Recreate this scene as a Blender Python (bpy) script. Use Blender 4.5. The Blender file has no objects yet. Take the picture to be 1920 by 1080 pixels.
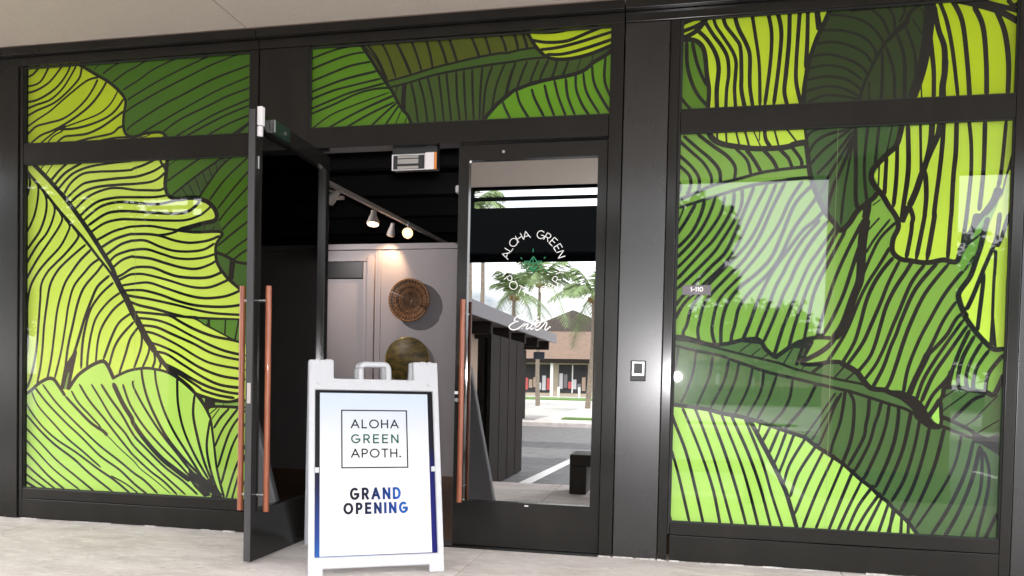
import bpy, bmesh, math, random
from mathutils import Matrix, Vector
R = math.radians
random.seed(7)
sc = bpy.context.scene
COL = sc.collection

# ------------------------------------------------------------------ camera
cd = bpy.data.cameras.new('camera'); cam = bpy.data.objects.new('camera', cd); COL.objects.link(cam)
def cam_axes(yaw, pitch, roll):
    cy, sy, cp, sp, cr, sr = math.cos(yaw), math.sin(yaw), math.cos(pitch), math.sin(pitch), math.cos(roll), math.sin(roll)
    F = Vector((sy*cp, cy*cp, sp)); r0 = Vector((cy, -sy, 0)); d0 = F.cross(r0)
    return cr*r0+sr*d0, -sr*r0+cr*d0, F
rt, dn, fw = cam_axes(-.206396, -.0278133, -.0215094)
m = Matrix.Identity(4)
for i in range(3):
    m[i][0] = rt[i]; m[i][1] = -dn[i]; m[i][2] = -fw[i]
m[0][3], m[1][3], m[2][3] = 0, -4.8, 1.055
cam.matrix_world = m
cd.sensor_width = 36; cd.lens = 1472.26/1920*36; cd.shift_y = 217.65/1920
cd.clip_start = .05; cd.clip_end = 2000
sc.camera = cam

# ------------------------------------------------------------------ world, sun, exposure
SUN_EL, SUN_AZ = R(58), R(12)           # the sun stands behind the shop, so the whole front is in open shade
wd = bpy.data.worlds.new('World'); sc.world = wd; wd.use_nodes = True
nt = wd.node_tree; nt.nodes.clear()
out = nt.nodes.new('ShaderNodeOutputWorld'); bg = nt.nodes.new('ShaderNodeBackground')
sky = nt.nodes.new('ShaderNodeTexSky'); sky.sky_type = 'NISHITA'; sky.sun_disc = False
sky.sun_elevation = SUN_EL; sky.sun_rotation = SUN_AZ; sky.dust_density = 2.0; sky.air_density = 1.0
tc = nt.nodes.new('ShaderNodeTexCoord'); mp = nt.nodes.new('ShaderNodeMapping'); mp.inputs['Scale'].default_value = (1, 1, 2.2)
nz = nt.nodes.new('ShaderNodeTexNoise'); nz.inputs['Scale'].default_value = 2.3; nz.inputs['Detail'].default_value = 8; nz.inputs['Roughness'].default_value = .55
rp = nt.nodes.new('ShaderNodeValToRGB'); rp.color_ramp.elements[0].position = .34; rp.color_ramp.elements[1].position = .50
mx = nt.nodes.new('ShaderNodeMixRGB'); mx.inputs[2].default_value = (32, 32.4, 33.6, 1)
L = nt.links.new
L(tc.outputs['Generated'], mp.inputs['Vector']); L(mp.outputs[0], nz.inputs['Vector']); L(nz.outputs['Fac'], rp.inputs['Fac'])
L(rp.outputs['Color'], mx.inputs[0]); L(sky.outputs[0], mx.inputs[1]); L(mx.outputs[0], bg.inputs['Color'])
bg.inputs['Strength'].default_value = .15
L(bg.outputs[0], out.inputs[0])
sd = bpy.data.lights.new('sun', 'SUN'); sun = bpy.data.objects.new('sun', sd); COL.objects.link(sun)
sd.energy = 5.0; sd.angle = R(.53); sd.color = (1, .95, .88)
# the sky's sun: rotation 0 = +Y, clockwise seen from above
sdir = Vector((math.sin(SUN_AZ)*math.cos(SUN_EL), math.cos(SUN_AZ)*math.cos(SUN_EL), math.sin(SUN_EL)))
sun.rotation_euler = (-sdir).to_track_quat('-Z', 'Y').to_euler()
fd = bpy.data.lights.new('camera_flash', 'POINT'); fl = bpy.data.objects.new('camera_flash', fd); COL.objects.link(fl)
fl.location = (0.0, -4.8, 1.165); fd.energy = 200; fd.shadow_soft_size = .05; fd.color = (1, .98, 1)   # the flash seen as a glare in the glass
sc.view_settings.view_transform = 'Standard'; sc.view_settings.look = 'None'
sc.view_settings.exposure = .62; sc.view_settings.gamma = 1.0; sc.view_settings.use_curve_mapping = False
sc.cycles.max_bounces = 10; sc.cycles.transparent_max_bounces = 16; sc.cycles.glossy_bounces = 6

# ------------------------------------------------------------------ materials
def mat(name, col, rough=.5, metal=0, noise=0, scale=8, bump=0, spec=.5, stretch=(1, 1, 1), col2=None, emit=None, coat=0):
    ma = bpy.data.materials.new(name); ma.use_nodes = True; n = ma.node_tree; b = n.nodes['Principled BSDF']
    b.inputs['Base Color'].default_value = (*col, 1); b.inputs['Roughness'].default_value = rough; b.inputs['Metallic'].default_value = metal
    b.inputs['Specular IOR Level'].default_value = spec; b.inputs['Coat Weight'].default_value = coat
    if emit: b.inputs['Emission Color'].default_value = (*emit[0], 1); b.inputs['Emission Strength'].default_value = emit[1]
    if noise or bump:
        t = n.nodes.new('ShaderNodeTexCoord'); g = n.nodes.new('ShaderNodeMapping'); g.inputs['Scale'].default_value = stretch
        z = n.nodes.new('ShaderNodeTexNoise'); z.inputs['Scale'].default_value = scale; z.inputs['Detail'].default_value = 6; z.inputs['Roughness'].default_value = .6
        n.links.new(t.outputs['Object'], g.inputs[0]); n.links.new(g.outputs[0], z.inputs['Vector'])
        if noise:
            r = n.nodes.new('ShaderNodeValToRGB'); c2 = col2 or tuple(min(1, c*(1+noise)) for c in col); c1 = tuple(c*(1-noise) for c in col) if not col2 else col
            r.color_ramp.elements[0].position = .3; r.color_ramp.elements[1].position = .7
            r.color_ramp.elements[0].color = (*c1, 1); r.color_ramp.elements[1].color = (*c2, 1)
            n.links.new(z.outputs['Fac'], r.inputs[0]); n.links.new(r.outputs[0], b.inputs['Base Color'])
        if bump:
            q = n.nodes.new('ShaderNodeBump'); q.inputs['Strength'].default_value = bump; q.inputs['Distance'].default_value = .01
            n.links.new(z.outputs['Fac'], q.inputs['Height']); n.links.new(q.outputs[0], b.inputs['Normal'])
    return ma

def glass_mat(name, ior, base, tint, rough=0.0, dust=0.0):
    ma = bpy.data.materials.new(name); ma.use_nodes = True; n = ma.node_tree; n.nodes.clear()
    o = n.nodes.new('ShaderNodeOutputMaterial'); mi = n.nodes.new('ShaderNodeMixShader'); tr = n.nodes.new('ShaderNodeBsdfTransparent'); gl = n.nodes.new('ShaderNodeBsdfGlossy')
    gl.inputs['Roughness'].default_value = rough; tr.inputs['Color'].default_value = (*tint, 1)
    fr = n.nodes.new('ShaderNodeFresnel'); fr.inputs['IOR'].default_value = ior; ge = n.nodes.new('ShaderNodeNewGeometry')
    ad = n.nodes.new('ShaderNodeMath'); ad.operation = 'ADD'; ad.inputs[1].default_value = base; ad.use_clamp = True
    sb = n.nodes.new('ShaderNodeMath'); sb.operation = 'SUBTRACT'; sb.inputs[0].default_value = 1
    mu = n.nodes.new('ShaderNodeMath'); mu.operation = 'MULTIPLY'
    k = n.links.new
    k(fr.outputs[0], ad.inputs[0]); k(ge.outputs['Backfacing'], sb.inputs[1]); k(ad.outputs[0], mu.inputs[0]); k(sb.outputs[0], mu.inputs[1])
    k(mu.outputs[0], mi.inputs[0]); k(tr.outputs[0], mi.inputs[1]); k(mi.outputs[0], o.inputs[0])
    if dust:                                   # a film of dust spreads a part of every reflection
        g2 = n.nodes.new('ShaderNodeBsdfGlossy'); g2.inputs['Roughness'].default_value = .21; m2 = n.nodes.new('ShaderNodeMixShader'); m2.inputs[0].default_value = dust
        k(gl.outputs[0], m2.inputs[1]); k(g2.outputs[0], m2.inputs[2]); k(m2.outputs[0], mi.inputs[2])
    else: k(gl.outputs[0], mi.inputs[2])
    return ma

def ramp_mat(name, axis, stops, rough=.45):
    """flat print whose ink runs from one colour to another along a local axis of the object"""
    ma = bpy.data.materials.new(name); ma.use_nodes = True; n = ma.node_tree; b = n.nodes['Principled BSDF']; b.inputs['Roughness'].default_value = rough; b.inputs['Specular IOR Level'].default_value = .12
    t = n.nodes.new('ShaderNodeTexCoord'); s = n.nodes.new('ShaderNodeSeparateXYZ'); r = n.nodes.new('ShaderNodeValToRGB')
    n.links.new(t.outputs['Generated'], s.inputs[0]); n.links.new(s.outputs[axis], r.inputs[0]); n.links.new(r.outputs[0], b.inputs['Base Color'])
    e = r.color_ramp.elements
    while len(e) < len(stops): e.new(.5)
    for el, (p, c) in zip(e, stops): el.position = p; el.color = (*c, 1)
    return ma

def worn(name, col, rough, spec):
    """anodised metal with faint dust streaks, scuffs and a sheen that varies"""
    ma = mat(name, col, rough, spec=spec); n = ma.node_tree; b = n.nodes['Principled BSDF']
    t = n.nodes.new('ShaderNodeTexCoord'); ks = []
    for sc_, st, lo, hi in ((5, (1, 1, .25), .45, .8), (45, (1, 1, .6), .70, .80), (2.2, (1, 1, .6), .3, .7)):
        g = n.nodes.new('ShaderNodeMapping'); g.inputs['Scale'].default_value = st; z = n.nodes.new('ShaderNodeTexNoise'); z.inputs['Scale'].default_value = sc_; z.inputs['Detail'].default_value = 8
        r = n.nodes.new('ShaderNodeMapRange'); r.inputs['From Min'].default_value = lo; r.inputs['From Max'].default_value = hi
        n.links.new(t.outputs['Object'], g.inputs[0]); n.links.new(g.outputs[0], z.inputs['Vector']); n.links.new(z.outputs['Fac'], r.inputs[0]); ks.append(r.outputs[0])
    a = n.nodes.new('ShaderNodeMixRGB'); a.inputs[1].default_value = (*col, 1); a.inputs[2].default_value = (col[0]*1.35, col[1]*1.33, col[2]*1.3, 1); n.links.new(ks[0], a.inputs[0])
    c = n.nodes.new('ShaderNodeMixRGB'); c.inputs[2].default_value = (.03, .029, .027, 1); n.links.new(a.outputs[0], c.inputs[1]); q = n.nodes.new('ShaderNodeMath'); q.operation = 'MULTIPLY'; q.inputs[1].default_value = .3
    n.links.new(ks[1], q.inputs[0]); n.links.new(q.outputs[0], c.inputs[0]); n.links.new(c.outputs[0], b.inputs['Base Color'])
    r = n.nodes.new('ShaderNodeMapRange'); r.inputs['To Min'].default_value = rough-.015; r.inputs['To Max'].default_value = rough+.03; n.links.new(ks[2], r.inputs[0]); n.links.new(r.outputs[0], b.inputs['Roughness'])
    return ma
def paving(name):
    ma = mat(name, (.5, .465, .465), .9, bump=.35, scale=18); n = ma.node_tree; b = n.nodes['Principled BSDF']; t = n.nodes.new('ShaderNodeTexCoord'); prev = None
    base = n.nodes.new('ShaderNodeRGB'); base.outputs[0].default_value = (.63, .58, .545, 1); prev = base.outputs[0]
    for sc_, st, lo, hi, colr, k in ((2.2, (1, 2.5, 1), .40, .68, (.45, .40, .37), .85), (9, (1, 2, 1), .50, .72, (.73, .69, .655), .7), (70, (1, 1, 1), .60, .74, (.36, .33, .31), .7), (16, (1, 3, 1), .63, .73, (.20, .17, .15), .8)):
        g = n.nodes.new('ShaderNodeMapping'); g.inputs['Scale'].default_value = st; z = n.nodes.new('ShaderNodeTexNoise'); z.inputs['Scale'].default_value = sc_; z.inputs['Detail'].default_value = 7
        r = n.nodes.new('ShaderNodeMapRange'); r.inputs['From Min'].default_value = lo; r.inputs['From Max'].default_value = hi; r.inputs['To Max'].default_value = k
        m_ = n.nodes.new('ShaderNodeMixRGB'); m_.inputs[2].default_value = (*colr, 1)
        n.links.new(t.outputs['Object'], g.inputs[0]); n.links.new(g.outputs[0], z.inputs['Vector']); n.links.new(z.outputs['Fac'], r.inputs[0]); n.links.new(r.outputs[0], m_.inputs[0]); n.links.new(prev, m_.inputs[1]); prev = m_.outputs[0]
    n.links.new(prev, b.inputs['Base Color']); return ma
M = {}
M['bronze'] = worn('dark_bronze_aluminium', (.0125, .0118, .0106), .17, .30)
M['bronze2'] = worn('dark_bronze_panel', (.010, .0097, .0100), .27, .8)
M['gasket'] = mat('black_gasket', (.006, .006, .006), .7)
M['ink'] = mat('black_vinyl_ink', (.0035, .004, .005), .6, spec=.08)
M['concrete'] = mat('concrete', (.50, .465, .45), .88, noise=.3, scale=7, bump=.3, stretch=(1, 3.2, 1), col2=(.66, .63, .61))
M['paving'] = paving('stained_concrete')
M['soffit'] = mat('soffit_plaster', (.47, .41, .36), .9, noise=.05, scale=40, bump=.15)
M['asphalt'] = mat('asphalt', (.16, .16, .163), .9, noise=.25, scale=6, bump=.3)
M['white_paint'] = mat('white_paint', (.75, .75, .73), .7, noise=.06, scale=12)
M['plastic'] = mat('white_plastic', (.43, .44, .46), .42, noise=.03, scale=60, spec=.4)
M['wood'] = mat('red_brown_wood', (.19, .048, .02), .42, noise=.6, scale=10, bump=.2, stretch=(9, 9, .7), col2=(.34, .105, .045), coat=.15)
M['steel'] = mat('brushed_steel', (.62, .62, .62), .35, 1)
M['edge'] = mat('worn_edge_strip', (.075, .075, .08), .42, .5, noise=.15, scale=14, stretch=(1, 1, .2))
M['white_box'] = mat('white_contact_housing', (.78, .76, .78), .45)
M['black'] = mat('black_plastic', (.012, .012, .013), .45)
M['wall'] = mat('lavender_grey_wall', (.42, .385, .40), .85, noise=.04, scale=3)
M['dark_room'] = mat('black_ceiling_paint', (.012, .011, .011), .9)
M['floorwood'] = mat('brown_plank_floor', (.17, .085, .04), .5, noise=.4, scale=6, stretch=(8, 1, 1))
M['cane'] = mat('woven_cane', (.22, .095, .035), .6, noise=.6, scale=35, bump=.6, col2=(.45, .23, .10))
M['cane2'] = mat('dark_woven_cane', (.06, .028, .014), .6, noise=.5, scale=35, bump=.6, col2=(.2, .10, .05))
M['bowl'] = mat('mottled_olive_lacquer', (.012, .015, .006), .5, noise=.9, scale=11, col2=(.24, .16, .04), stretch=(.7, 1, 2))
M['orange'] = mat('orange_side', (.75, .25, .04), .5)
M['lamp'] = mat('lit_lamp', (1, .8, .5), .4, emit=((1, .52, .17), 2.6))
M['lamp_dim'] = mat('lit_lamp_side', (1, .8, .6), .4, emit=((1, .68, .42), 6))
M['track'] = mat('white_track', (.55, .50, .46), .4)
M['sign_text'] = mat('printed_black', (.008, .008, .012), .6, spec=.1)
M['sign_green'] = mat('printed_green', (.003, .07, .04), .6, spec=.1)
M['etch'] = mat('white_vinyl_lettering', (.76, .76, .76), .5)
M['etch_green'] = mat('green_vinyl', (.0, .22, .09), .45)
M['timber'] = mat('dark_stained_boards', (.018, .014, .012), .85, spec=.2, noise=.35, scale=6, stretch=(6, 6, .5), bump=.3)
M['tan'] = mat('tan_render', (.46, .34, .26), .85, noise=.08, scale=2)
M['fascia'] = mat('grey_fascia', (.20, .19, .20), .7)
M['roof'] = mat('grey_brown_shingles', (.10, .085, .075), .9, noise=.3, scale=5)
M['deck'] = mat('dark_painted_steel', (.003, .004, .0045), .8, spec=.03)
M['trunk'] = mat('palm_trunk', (.22, .18, .14), .9, noise=.3, scale=10, bump=.5)
M['frond'] = mat('palm_frond', (.15, .22, .08), .55, noise=.4, scale=3)
M['leaf'] = mat('tree_leaf', (.035, .075, .018), .6, noise=.5, scale=2)
M['grass'] = mat('grass', (.10, .20, .04), .9, noise=.3, scale=4)
M['goods'] = mat('shop_goods', (.6, .12, .12), .7)
M['goods2'] = mat('shop_goods_pale', (.6, .6, .62), .7)
M['shopdark'] = mat('shop_interior', (.03, .03, .033), .8)
M['win_glass'] = glass_mat('window_glass', 1.45, .028, (.97, .985, .97), .016, .12)
M['door_glass'] = glass_mat('tinted_door_glass', 1.55, .37, (.055, .055, .06))
M['caulk'] = mat('pale_caulk', (.5, .48, .46), .9, noise=.4, scale=40)
M['bench'] = mat('dark_bench_timber', (.03, .024, .02), .7, noise=.3, scale=10)
PAL = dict(dark=(.045, .135, .002), slot=(.03, .075, .012), slot2=(.04, .11, .015), slot3=(.15, .25, .05), grn=(.08, .21, .02), grn2=(.2, .36, .06),
 lime=(.58, .72, .09), limeA=(.46, .58, .01), limeC=(.44, .665, .115), limeD=(.36, .55, .08), olive=(.075, .095, .003), darkB=(.04, .10, .008), darkC=(.038, .08, .008),
 mid=(.085, .22, .003), midE=(.11, .28, .004), midA=(.085, .20, .008), deep=(.014, .036, .004), limeR=(.48, .62, .02), limeR2=(.44, .58, .004),
 deepN=(.05, .11, .03), midM=(.17, .335, .045), tip=(.30, .56, .09), deepQ=(.03, .085, .018), limeU=(.50, .68, .05), limeS=(.44, .61, .05), midT=(.11, .28, .035), limeT=(.50, .69, .07), limeP=(.37, .60, .11))
FILM = {k: mat('film_ink_'+k, v,   .6, noise=.035, scale=3, spec=.08) for k, v in PAL.items()}

# ------------------------------------------------------------------ helpers
def tag(o, label=None, cat=None, group=None, kind=None):
    if label: o['label'] = label
    if cat: o['category'] = cat
    if group: o['group'] = group
    if kind: o['kind'] = kind
    return o
def empty(name, loc=(0, 0, 0), rz=0, label=None, cat=None, group=None):
    o = bpy.data.objects.new(name, None); COL.objects.link(o); o.location = loc; o.rotation_euler = (0, 0, rz); o.empty_display_size = .1
    return tag(o, label, cat, group)
class MB:
    """collects boxes, bars, tubes and sheets and links them as one mesh object"""
    def __init__(s): s.v = []; s.f = []; s.mi = []; s.sm = []; s.cur = 0
    def add(s, vs, fs, smooth=False):
        b = len(s.v); s.v += [tuple(v) for v in vs]
        for f in fs: s.f.append([b+i for i in f]); s.mi.append(s.cur); s.sm.append(smooth)
    def box(s, x0, x1, y0, y1, z0, z1):
        s.add([(x0,y0,z0),(x1,y0,z0),(x1,y1,z0),(x0,y1,z0),(x0,y0,z1),(x1,y0,z1),(x1,y1,z1),(x0,y1,z1)],
              [(0,3,2,1),(4,5,6,7),(0,1,5,4),(1,2,6,5),(2,3,7,6),(3,0,4,7)]); return s
    def hull(s, bottom, top):
        n = len(bottom); s.add(list(bottom)+list(top), [tuple(range(n))[::-1], tuple(range(n, 2*n))]+[(i, (i+1) % n, n+(i+1) % n, n+i) for i in range(n)]); return s
    def tube(s, pts, rad, n=10, caps=True):
        pts = [Vector(p) for p in pts]; rad = rad if isinstance(rad, (list, tuple)) else [rad]*len(pts); rings = []
        for i, p in enumerate(pts):
            d = (pts[min(i+1, len(pts)-1)]-pts[max(i-1, 0)]).normalized()
            a = d.orthogonal().normalized() if abs(d.z) < .95 else d.cross(Vector((1, 0, 0))).normalized(); 
            if abs(d.z) < .95: a = d.cross(Vector((0, 0, 1))).normalized()
            b = d.cross(a); rings.append([p+rad[i]*(math.cos(2*math.pi*k/n)*a+math.sin(2*math.pi*k/n)*b) for k in range(n)])
        vs = [v for r in rings for v in r]; fs = []
        for i in range(len(pts)-1):
            for k in range(n): fs.append((i*n+k, i*n+(k+1) % n, (i+1)*n+(k+1) % n, (i+1)*n+k))
        s.add(vs, fs, True)
        if caps: s.add(rings[0], [tuple(range(n))[::-1]]); s.add(rings[-1], [tuple(range(n))])
        return s
    def build(s, name, mats, parent=None, bevel=0, loc=None):
        me = bpy.data.meshes.new(name); me.from_pydata(s.v, [], s.f)
        for mm in (mats if isinstance(mats, (list, tuple)) else [mats]): me.materials.append(mm)
        me.polygons.foreach_set('material_index', s.mi); me.polygons.foreach_set('use_smooth', s.sm); me.update()
        o = bpy.data.objects.new(name, me); COL.objects.link(o)
        if parent: o.parent = parent
        if loc: o.location = loc
        if bevel:
            b = o.modifiers.new('edge', 'BEVEL'); b.width = bevel; b.segments = 2; b.limit_method = 'ANGLE'; b.angle_limit = R(50)
        return o
def box(name, mtl, parent, x0, x1, y0, y1, z0, z1, bevel=0.002):
    return MB().box(x0, x1, y0, y1, z0, z1).build(name, mtl, parent, bevel)
def fixn(o):
    bm = bmesh.new(); bm.from_mesh(o.data); bmesh.ops.recalc_face_normals(bm, faces=bm.faces); bm.to_mesh(o.data); bm.free(); return o
def grid_solid(us, vs, filled, fn, w0, w1):
    """cells of a (u, v) grid thickened from w0 to w1 as one welded solid; fn maps (u, v, w) to a point"""
    bm = bmesh.new(); c = {}
    def V(i, j, w):
        k = (i, j, w)
        if k not in c: c[k] = bm.verts.new(fn(us[i], vs[j], w))
        return c[k]
    S = set(filled)
    for (i, j) in S:
        bm.faces.new((V(i,j,w1), V(i+1,j,w1), V(i+1,j+1,w1), V(i,j+1,w1))); bm.faces.new((V(i,j,w0), V(i,j+1,w0), V(i+1,j+1,w0), V(i+1,j,w0)))
        for di, dj, a, b in ((-1,0,(i,j),(i,j+1)), (1,0,(i+1,j),(i+1,j+1)), (0,-1,(i,j),(i+1,j)), (0,1,(i,j+1),(i+1,j+1))):
            if (i+di, j+dj) not in S: bm.faces.new((V(*a,w0), V(*b,w0), V(*b,w1), V(*a,w1)))
    bmesh.ops.recalc_face_normals(bm, faces=bm.faces); bmesh.ops.dissolve_limit(bm, angle_limit=.01, verts=bm.verts, edges=bm.edges)
    return bm
def bm_obj(bm, name, mtl, parent=None, bevel=0):
    me = bpy.data.meshes.new(name); bm.to_mesh(me); bm.free(); me.materials.append(mtl)
    o = bpy.data.objects.new(name, me); COL.objects.link(o); o.parent = parent
    if bevel: b = o.modifiers.new('edge', 'BEVEL'); b.width = bevel; b.segments = 3; b.limit_method = 'ANGLE'; b.angle_limit = R(50)
    return o
def spline(p, n=5):
    if len(p) < 3: return list(p)
    o = []
    for i in range(len(p)-1):
        p0, p1, p2, p3 = p[max(i-1, 0)], p[i], p[i+1], p[min(i+2, len(p)-1)]
        for k in range(n):
            t = k/n; o.append(tuple(.5*(2*b+(c-a)*t+(2*a-5*b+4*c-d)*t*t+(3*b-a-3*c+d)*t**3) for a, b, c, d in zip(p0, p1, p2, p3)))
    return o+[tuple(p[-1])]
def ribbon(p, wf):
    """quads along a 2D polyline; wf(t) is the width"""
    n = len(p); q = []
    for i in range(n):
        a, b = p[max(i-1, 0)], p[min(i+1, n-1)]; dx, dy = b[0]-a[0], b[1]-a[1]; l = math.hypot(dx, dy) or 1
        w = wf(i/(n-1))/2; q.append(((p[i][0]-dy/l*w, p[i][1]+dx/l*w), (p[i][0]+dy/l*w, p[i][1]-dx/l*w)))
    return [[q[i][1], q[i+1][1], q[i+1][0], q[i][0]] for i in range(n-1)]
def clip(poly, x0, x1, y0, y1):
    for ax, lim, sg in ((0, x0, 1), (0, x1, -1), (1, y0, 1), (1, y1, -1)):
        o = []
        for i in range(len(poly)):
            a, b = poly[i-1], poly[i]; da, db = sg*(a[ax]-lim), sg*(b[ax]-lim)
            if (da >= 0) != (db >= 0): t = da/(da-db); o.append((a[0]+(b[0]-a[0])*t, a[1]+(b[1]-a[1])*t))
            if db >= 0: o.append(b)
        poly = o
        if len(poly) < 3: return []
    return poly
def arc(cx, cy, rx, ry, a0, a1, n=12):
    return [(cx+rx*math.cos(R(a0+(a1-a0)*i/n)), cy+ry*math.sin(R(a0+(a1-a0)*i/n))) for i in range(n+1)]
# single-stroke capitals, cap height 1
def O_(w=1.0): return [arc(w/2, .5, w/2, .5, 90, 450, 24)]
GL = {'A': (.92, [[(0, 0), (.46, 1)], [(.46, 1), (.92, 0)], [(.17, .33), (.75, .33)]]),
 'L': (.52, [[(0, 1), (0, 0)], [(0, 0), (.52, 0)]]), 'O': (1.06, O_(1.06)), 'H': (.74, [[(0, 0), (0, 1)], [(.74, 0), (.74, 1)], [(0, .5), (.74, .5)]]),
 'G': (.98, [arc(.5, .5, .5, .5, 45, 340, 22), [(.54, .46), (.98, .46)], [(.97, .46), (.97, .30)]]),
 'R': (.66, [[(0, 0), (0, 1)], [(0, 1), (.36, 1)]+arc(.36, .73, .28, .27, 90, -90, 10)+[(.36, .46), (0, .46)], [(.34, .46), (.66, 0)]]),
 'E': (.60, [[(0, 0), (0, 1)], [(0, 1), (.6, 1)], [(0, .52), (.54, .52)], [(0, 0), (.6, 0)]]),
 'N': (.76, [[(0, 0), (0, 1)], [(0, 1), (.76, 0)], [(.76, 0), (.76, 1)]]),
 'P': (.62, [[(0, 0), (0, 1)], [(0, 1), (.34, 1)]+arc(.34, .72, .28, .28, 90, -90, 10)+[(.34, .44), (0, .44)]]),
 'T': (.70, [[(.35, 0), (.35, 1)], [(0, 1), (.7, 1)]]), 'D': (.80, [[(0, 0), (0, 1)], [(0, 1), (.3, 1)]+arc(.3, .5, .5, .5, 90, -90, 16)+[(.3, 0), (0, 0)]]),
 'I': (.0, [[(0, 0), (0, 1)]]), 'C': (.92, [arc(.5, .5, .5, .5, 48, 312, 20)]), 'Y': (.8, [[(0, 1), (.4, .48)], [(.8, 1), (.4, .48)], [(.4, .48), (.4, 0)]]),
 '.': (.02, [[(-.01, .05), (.09, .05)]]), '1': (.28, [[(.0, .8), (.2, 1)], [(.2, 1), (.2, 0)]]), '0': (.72, [arc(.36, .5, .36, .5, 90, 450, 20)]), '-': (.36, [[(0, .42), (.36, .42)]]), ' ': (.5, [])}
def text_polys(s, h, gap, width, fn, sx=1.0):
    """quads of the words s: cap height h, letter gap and stroke width in metres; fn maps (x, y) of the baseline frame"""
    x = 0; o = []; 
    for ch in s:
        w, st = GL[ch]
        for k in st:
            p = [fn(x+a*h*sx, b*h) for a, b in k]
            if len(p) == 2:
                (ax, ay), (bx, by) = p; l = math.hypot(bx-ax, by-ay) or 1; ex, ey = (bx-ax)/l*width*.42, (by-ay)/l*width*.42
                p = [(ax-ex, ay-ey), (bx+ex, by+ey)]
            o += ribbon(p, lambda t: width)
        x += w*h*sx+gap
    return o, x-gap
def text_w(s, h, gap): return sum(GL[c][0]*h+gap for c in s)-gap
def sheet(polys, fn):
    mb = MB()
    for q in polys: mb.add([fn(a, b) for a, b in q], [tuple(range(len(q)))])
    return mb

# ------------------------------------------------------------------ ground
ground = MB().box(-400, 400, -600, 300, -.9, -.135).build('ground', mat('dry_ground', (.22, .2, .17), .95, noise=.2, scale=.5)); tag(ground, kind='structure')
walk = MB().box(-14, 12, -3.2, .14, -.12, -.012).build('walkway', M['concrete']); tag(walk, kind='structure')
xs = [-14, -11.2, -8.6, -6.4, -4.335, -1.15, .95, 3.1, 5.3, 7.6, 9.8, 12]; ys = [-3.2, -1.62, .14]
for i in range(len(xs)-1):
    for j in range(2):
        mb = MB().box(xs[i]+.003, xs[i+1]-.003, ys[j]+.003, ys[j+1]-.003, -.011, 0)
        mb.build('concrete_slab', M['paving'], walk, .003)
lot = MB().box(-40, 40, -16, -3.21, -.4, -.124).build('parking_lot', M['asphalt']); tag(lot, kind='structure')
MB().hull([(-1.79, -4.0, -.123), (-1.65, -4.0, -.123), (-1.46, -7.4, -.123), (-1.60, -7.4, -.123)], [(-1.79, -4.0, -.119), (-1.65, -4.0, -.119), (-1.46, -7.4, -.119), (-1.60, -7.4, -.119)]).build('painted_line', M['white_paint'], lot)
for dx in (3.0, 6.0, -3.4):
    MB().box(-1.7+dx, -1.58+dx, -8, -4, -.123, -.119).build('painted_line', M['white_paint'], lot)
road = MB().box(-80, 80, -49, -16.9, -.4, -.122).build('road', mat('pale_worn_asphalt', (.42, .41, .385), .9, noise=.15, scale=3)); tag(road, kind='structure')
kerb = MB().box(-40, 40, -16.9, -16.0, -.4, .0).build('kerb', M['concrete'], None, .02); tag(kerb, kind='structure')
isl = MB().box(-3.9, 3.5, -30, -16.9, -.2, .02).build('traffic_island', M['concrete'], None, .03); tag(isl, kind='structure')
MB().box(-3.2, 3.2, -18.2, -17.3, .02, .06).build('island_grass', M['grass'], isl)
lawn = MB().box(-60, 60, -56, -49, -.4, -.06).build('lawn', M['grass']); tag(lawn, kind='structure')
pave = MB().box(-60, 60, -61, -56, -.4, -.02).build('pavement', M['concrete']); tag(pave, kind='structure')

# ------------------------------------------------------------------ the shop front
shop = empty('storefront_building', (0, 0, 0), 0, 'dark bronze framed shop front with green leaf covered windows', 'storefront')
B, B2 = M['bronze'], M['bronze2']
DEP = .12
def fr(name, x0, x1, z0, z1, y0=0.0, y1=DEP, m_=None, bev=.0025): return box(name, m_ or B, shop, x0, x1, y0, y1, z0, z1, bev)
# header along the top, one length per bay
for x0, x1 in ((-7.5, -2.772), (-2.766, -.364), (-.358, 4.5)):
    fr('header_beam', x0, x1, 3.226, 3.286, -.002)
    fr('header_trim', x0, x1, 3.289, 3.343, -.045, .12)
# left end post and bay, right end post
fr('end_post', -5.3, -4.636, .0, 3.224, -.012, .12); fr('window_jamb', -4.632, -4.603, 0, 3.224)
fr('window_jamb', -2.834, -2.772, 0, 3.224)
fr('transom_bar', -4.600, -2.837, 2.534, 2.676); fr('sill_rail', -4.600, -2.837, .146, .218); fr('base_rail', -4.600, -2.837, .004, .142, -.004)
fr('column_panel', -2.766, -2.408, 2.555, 3.224, .006, .12); fr('column_panel', -2.766, -2.401, 0, 2.552, .006, .12)
fr('head_rail', -2.405, -.447, 2.556, 2.686)
fr('door_jamb', -2.398, -2.367, 0, 2.553, .0, .14); fr('door_jamb', -.444, -.364, 0, 3.224, -.004)
fr('column_panel', -.358, -.094, 0, 3.224, .006, .12, B2); fr('window_jamb', -.089, -.036, 0, 3.224, -.002)
fr('gasket_strip', -.034, -.0225, 0.16, 3.222, .004, .1, M['gasket'])
fr('transom_bar', -.020, 1.772, 2.560, 2.689); fr('sill_rail', -.020, 1.772, .160, .236); fr('base_rail', -.020, 1.772, .004, .156, -.004)
fr('window_jamb', 1.775, 1.83, 0, 3.224); fr('column_panel', 1.836, 2.2, 0, 3.224, .006, .12, B2)
fr('wall_panel', -7.5, -5.31, 0, 3.224, .02, .12, B2); fr('wall_panel', 2.206, 4.5, 0, 3.224, .02, .12, B2)
fr('threshold', -2.364, -.448, 0, .010, -.03, .16)
rn_ = random.Random(3)
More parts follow.
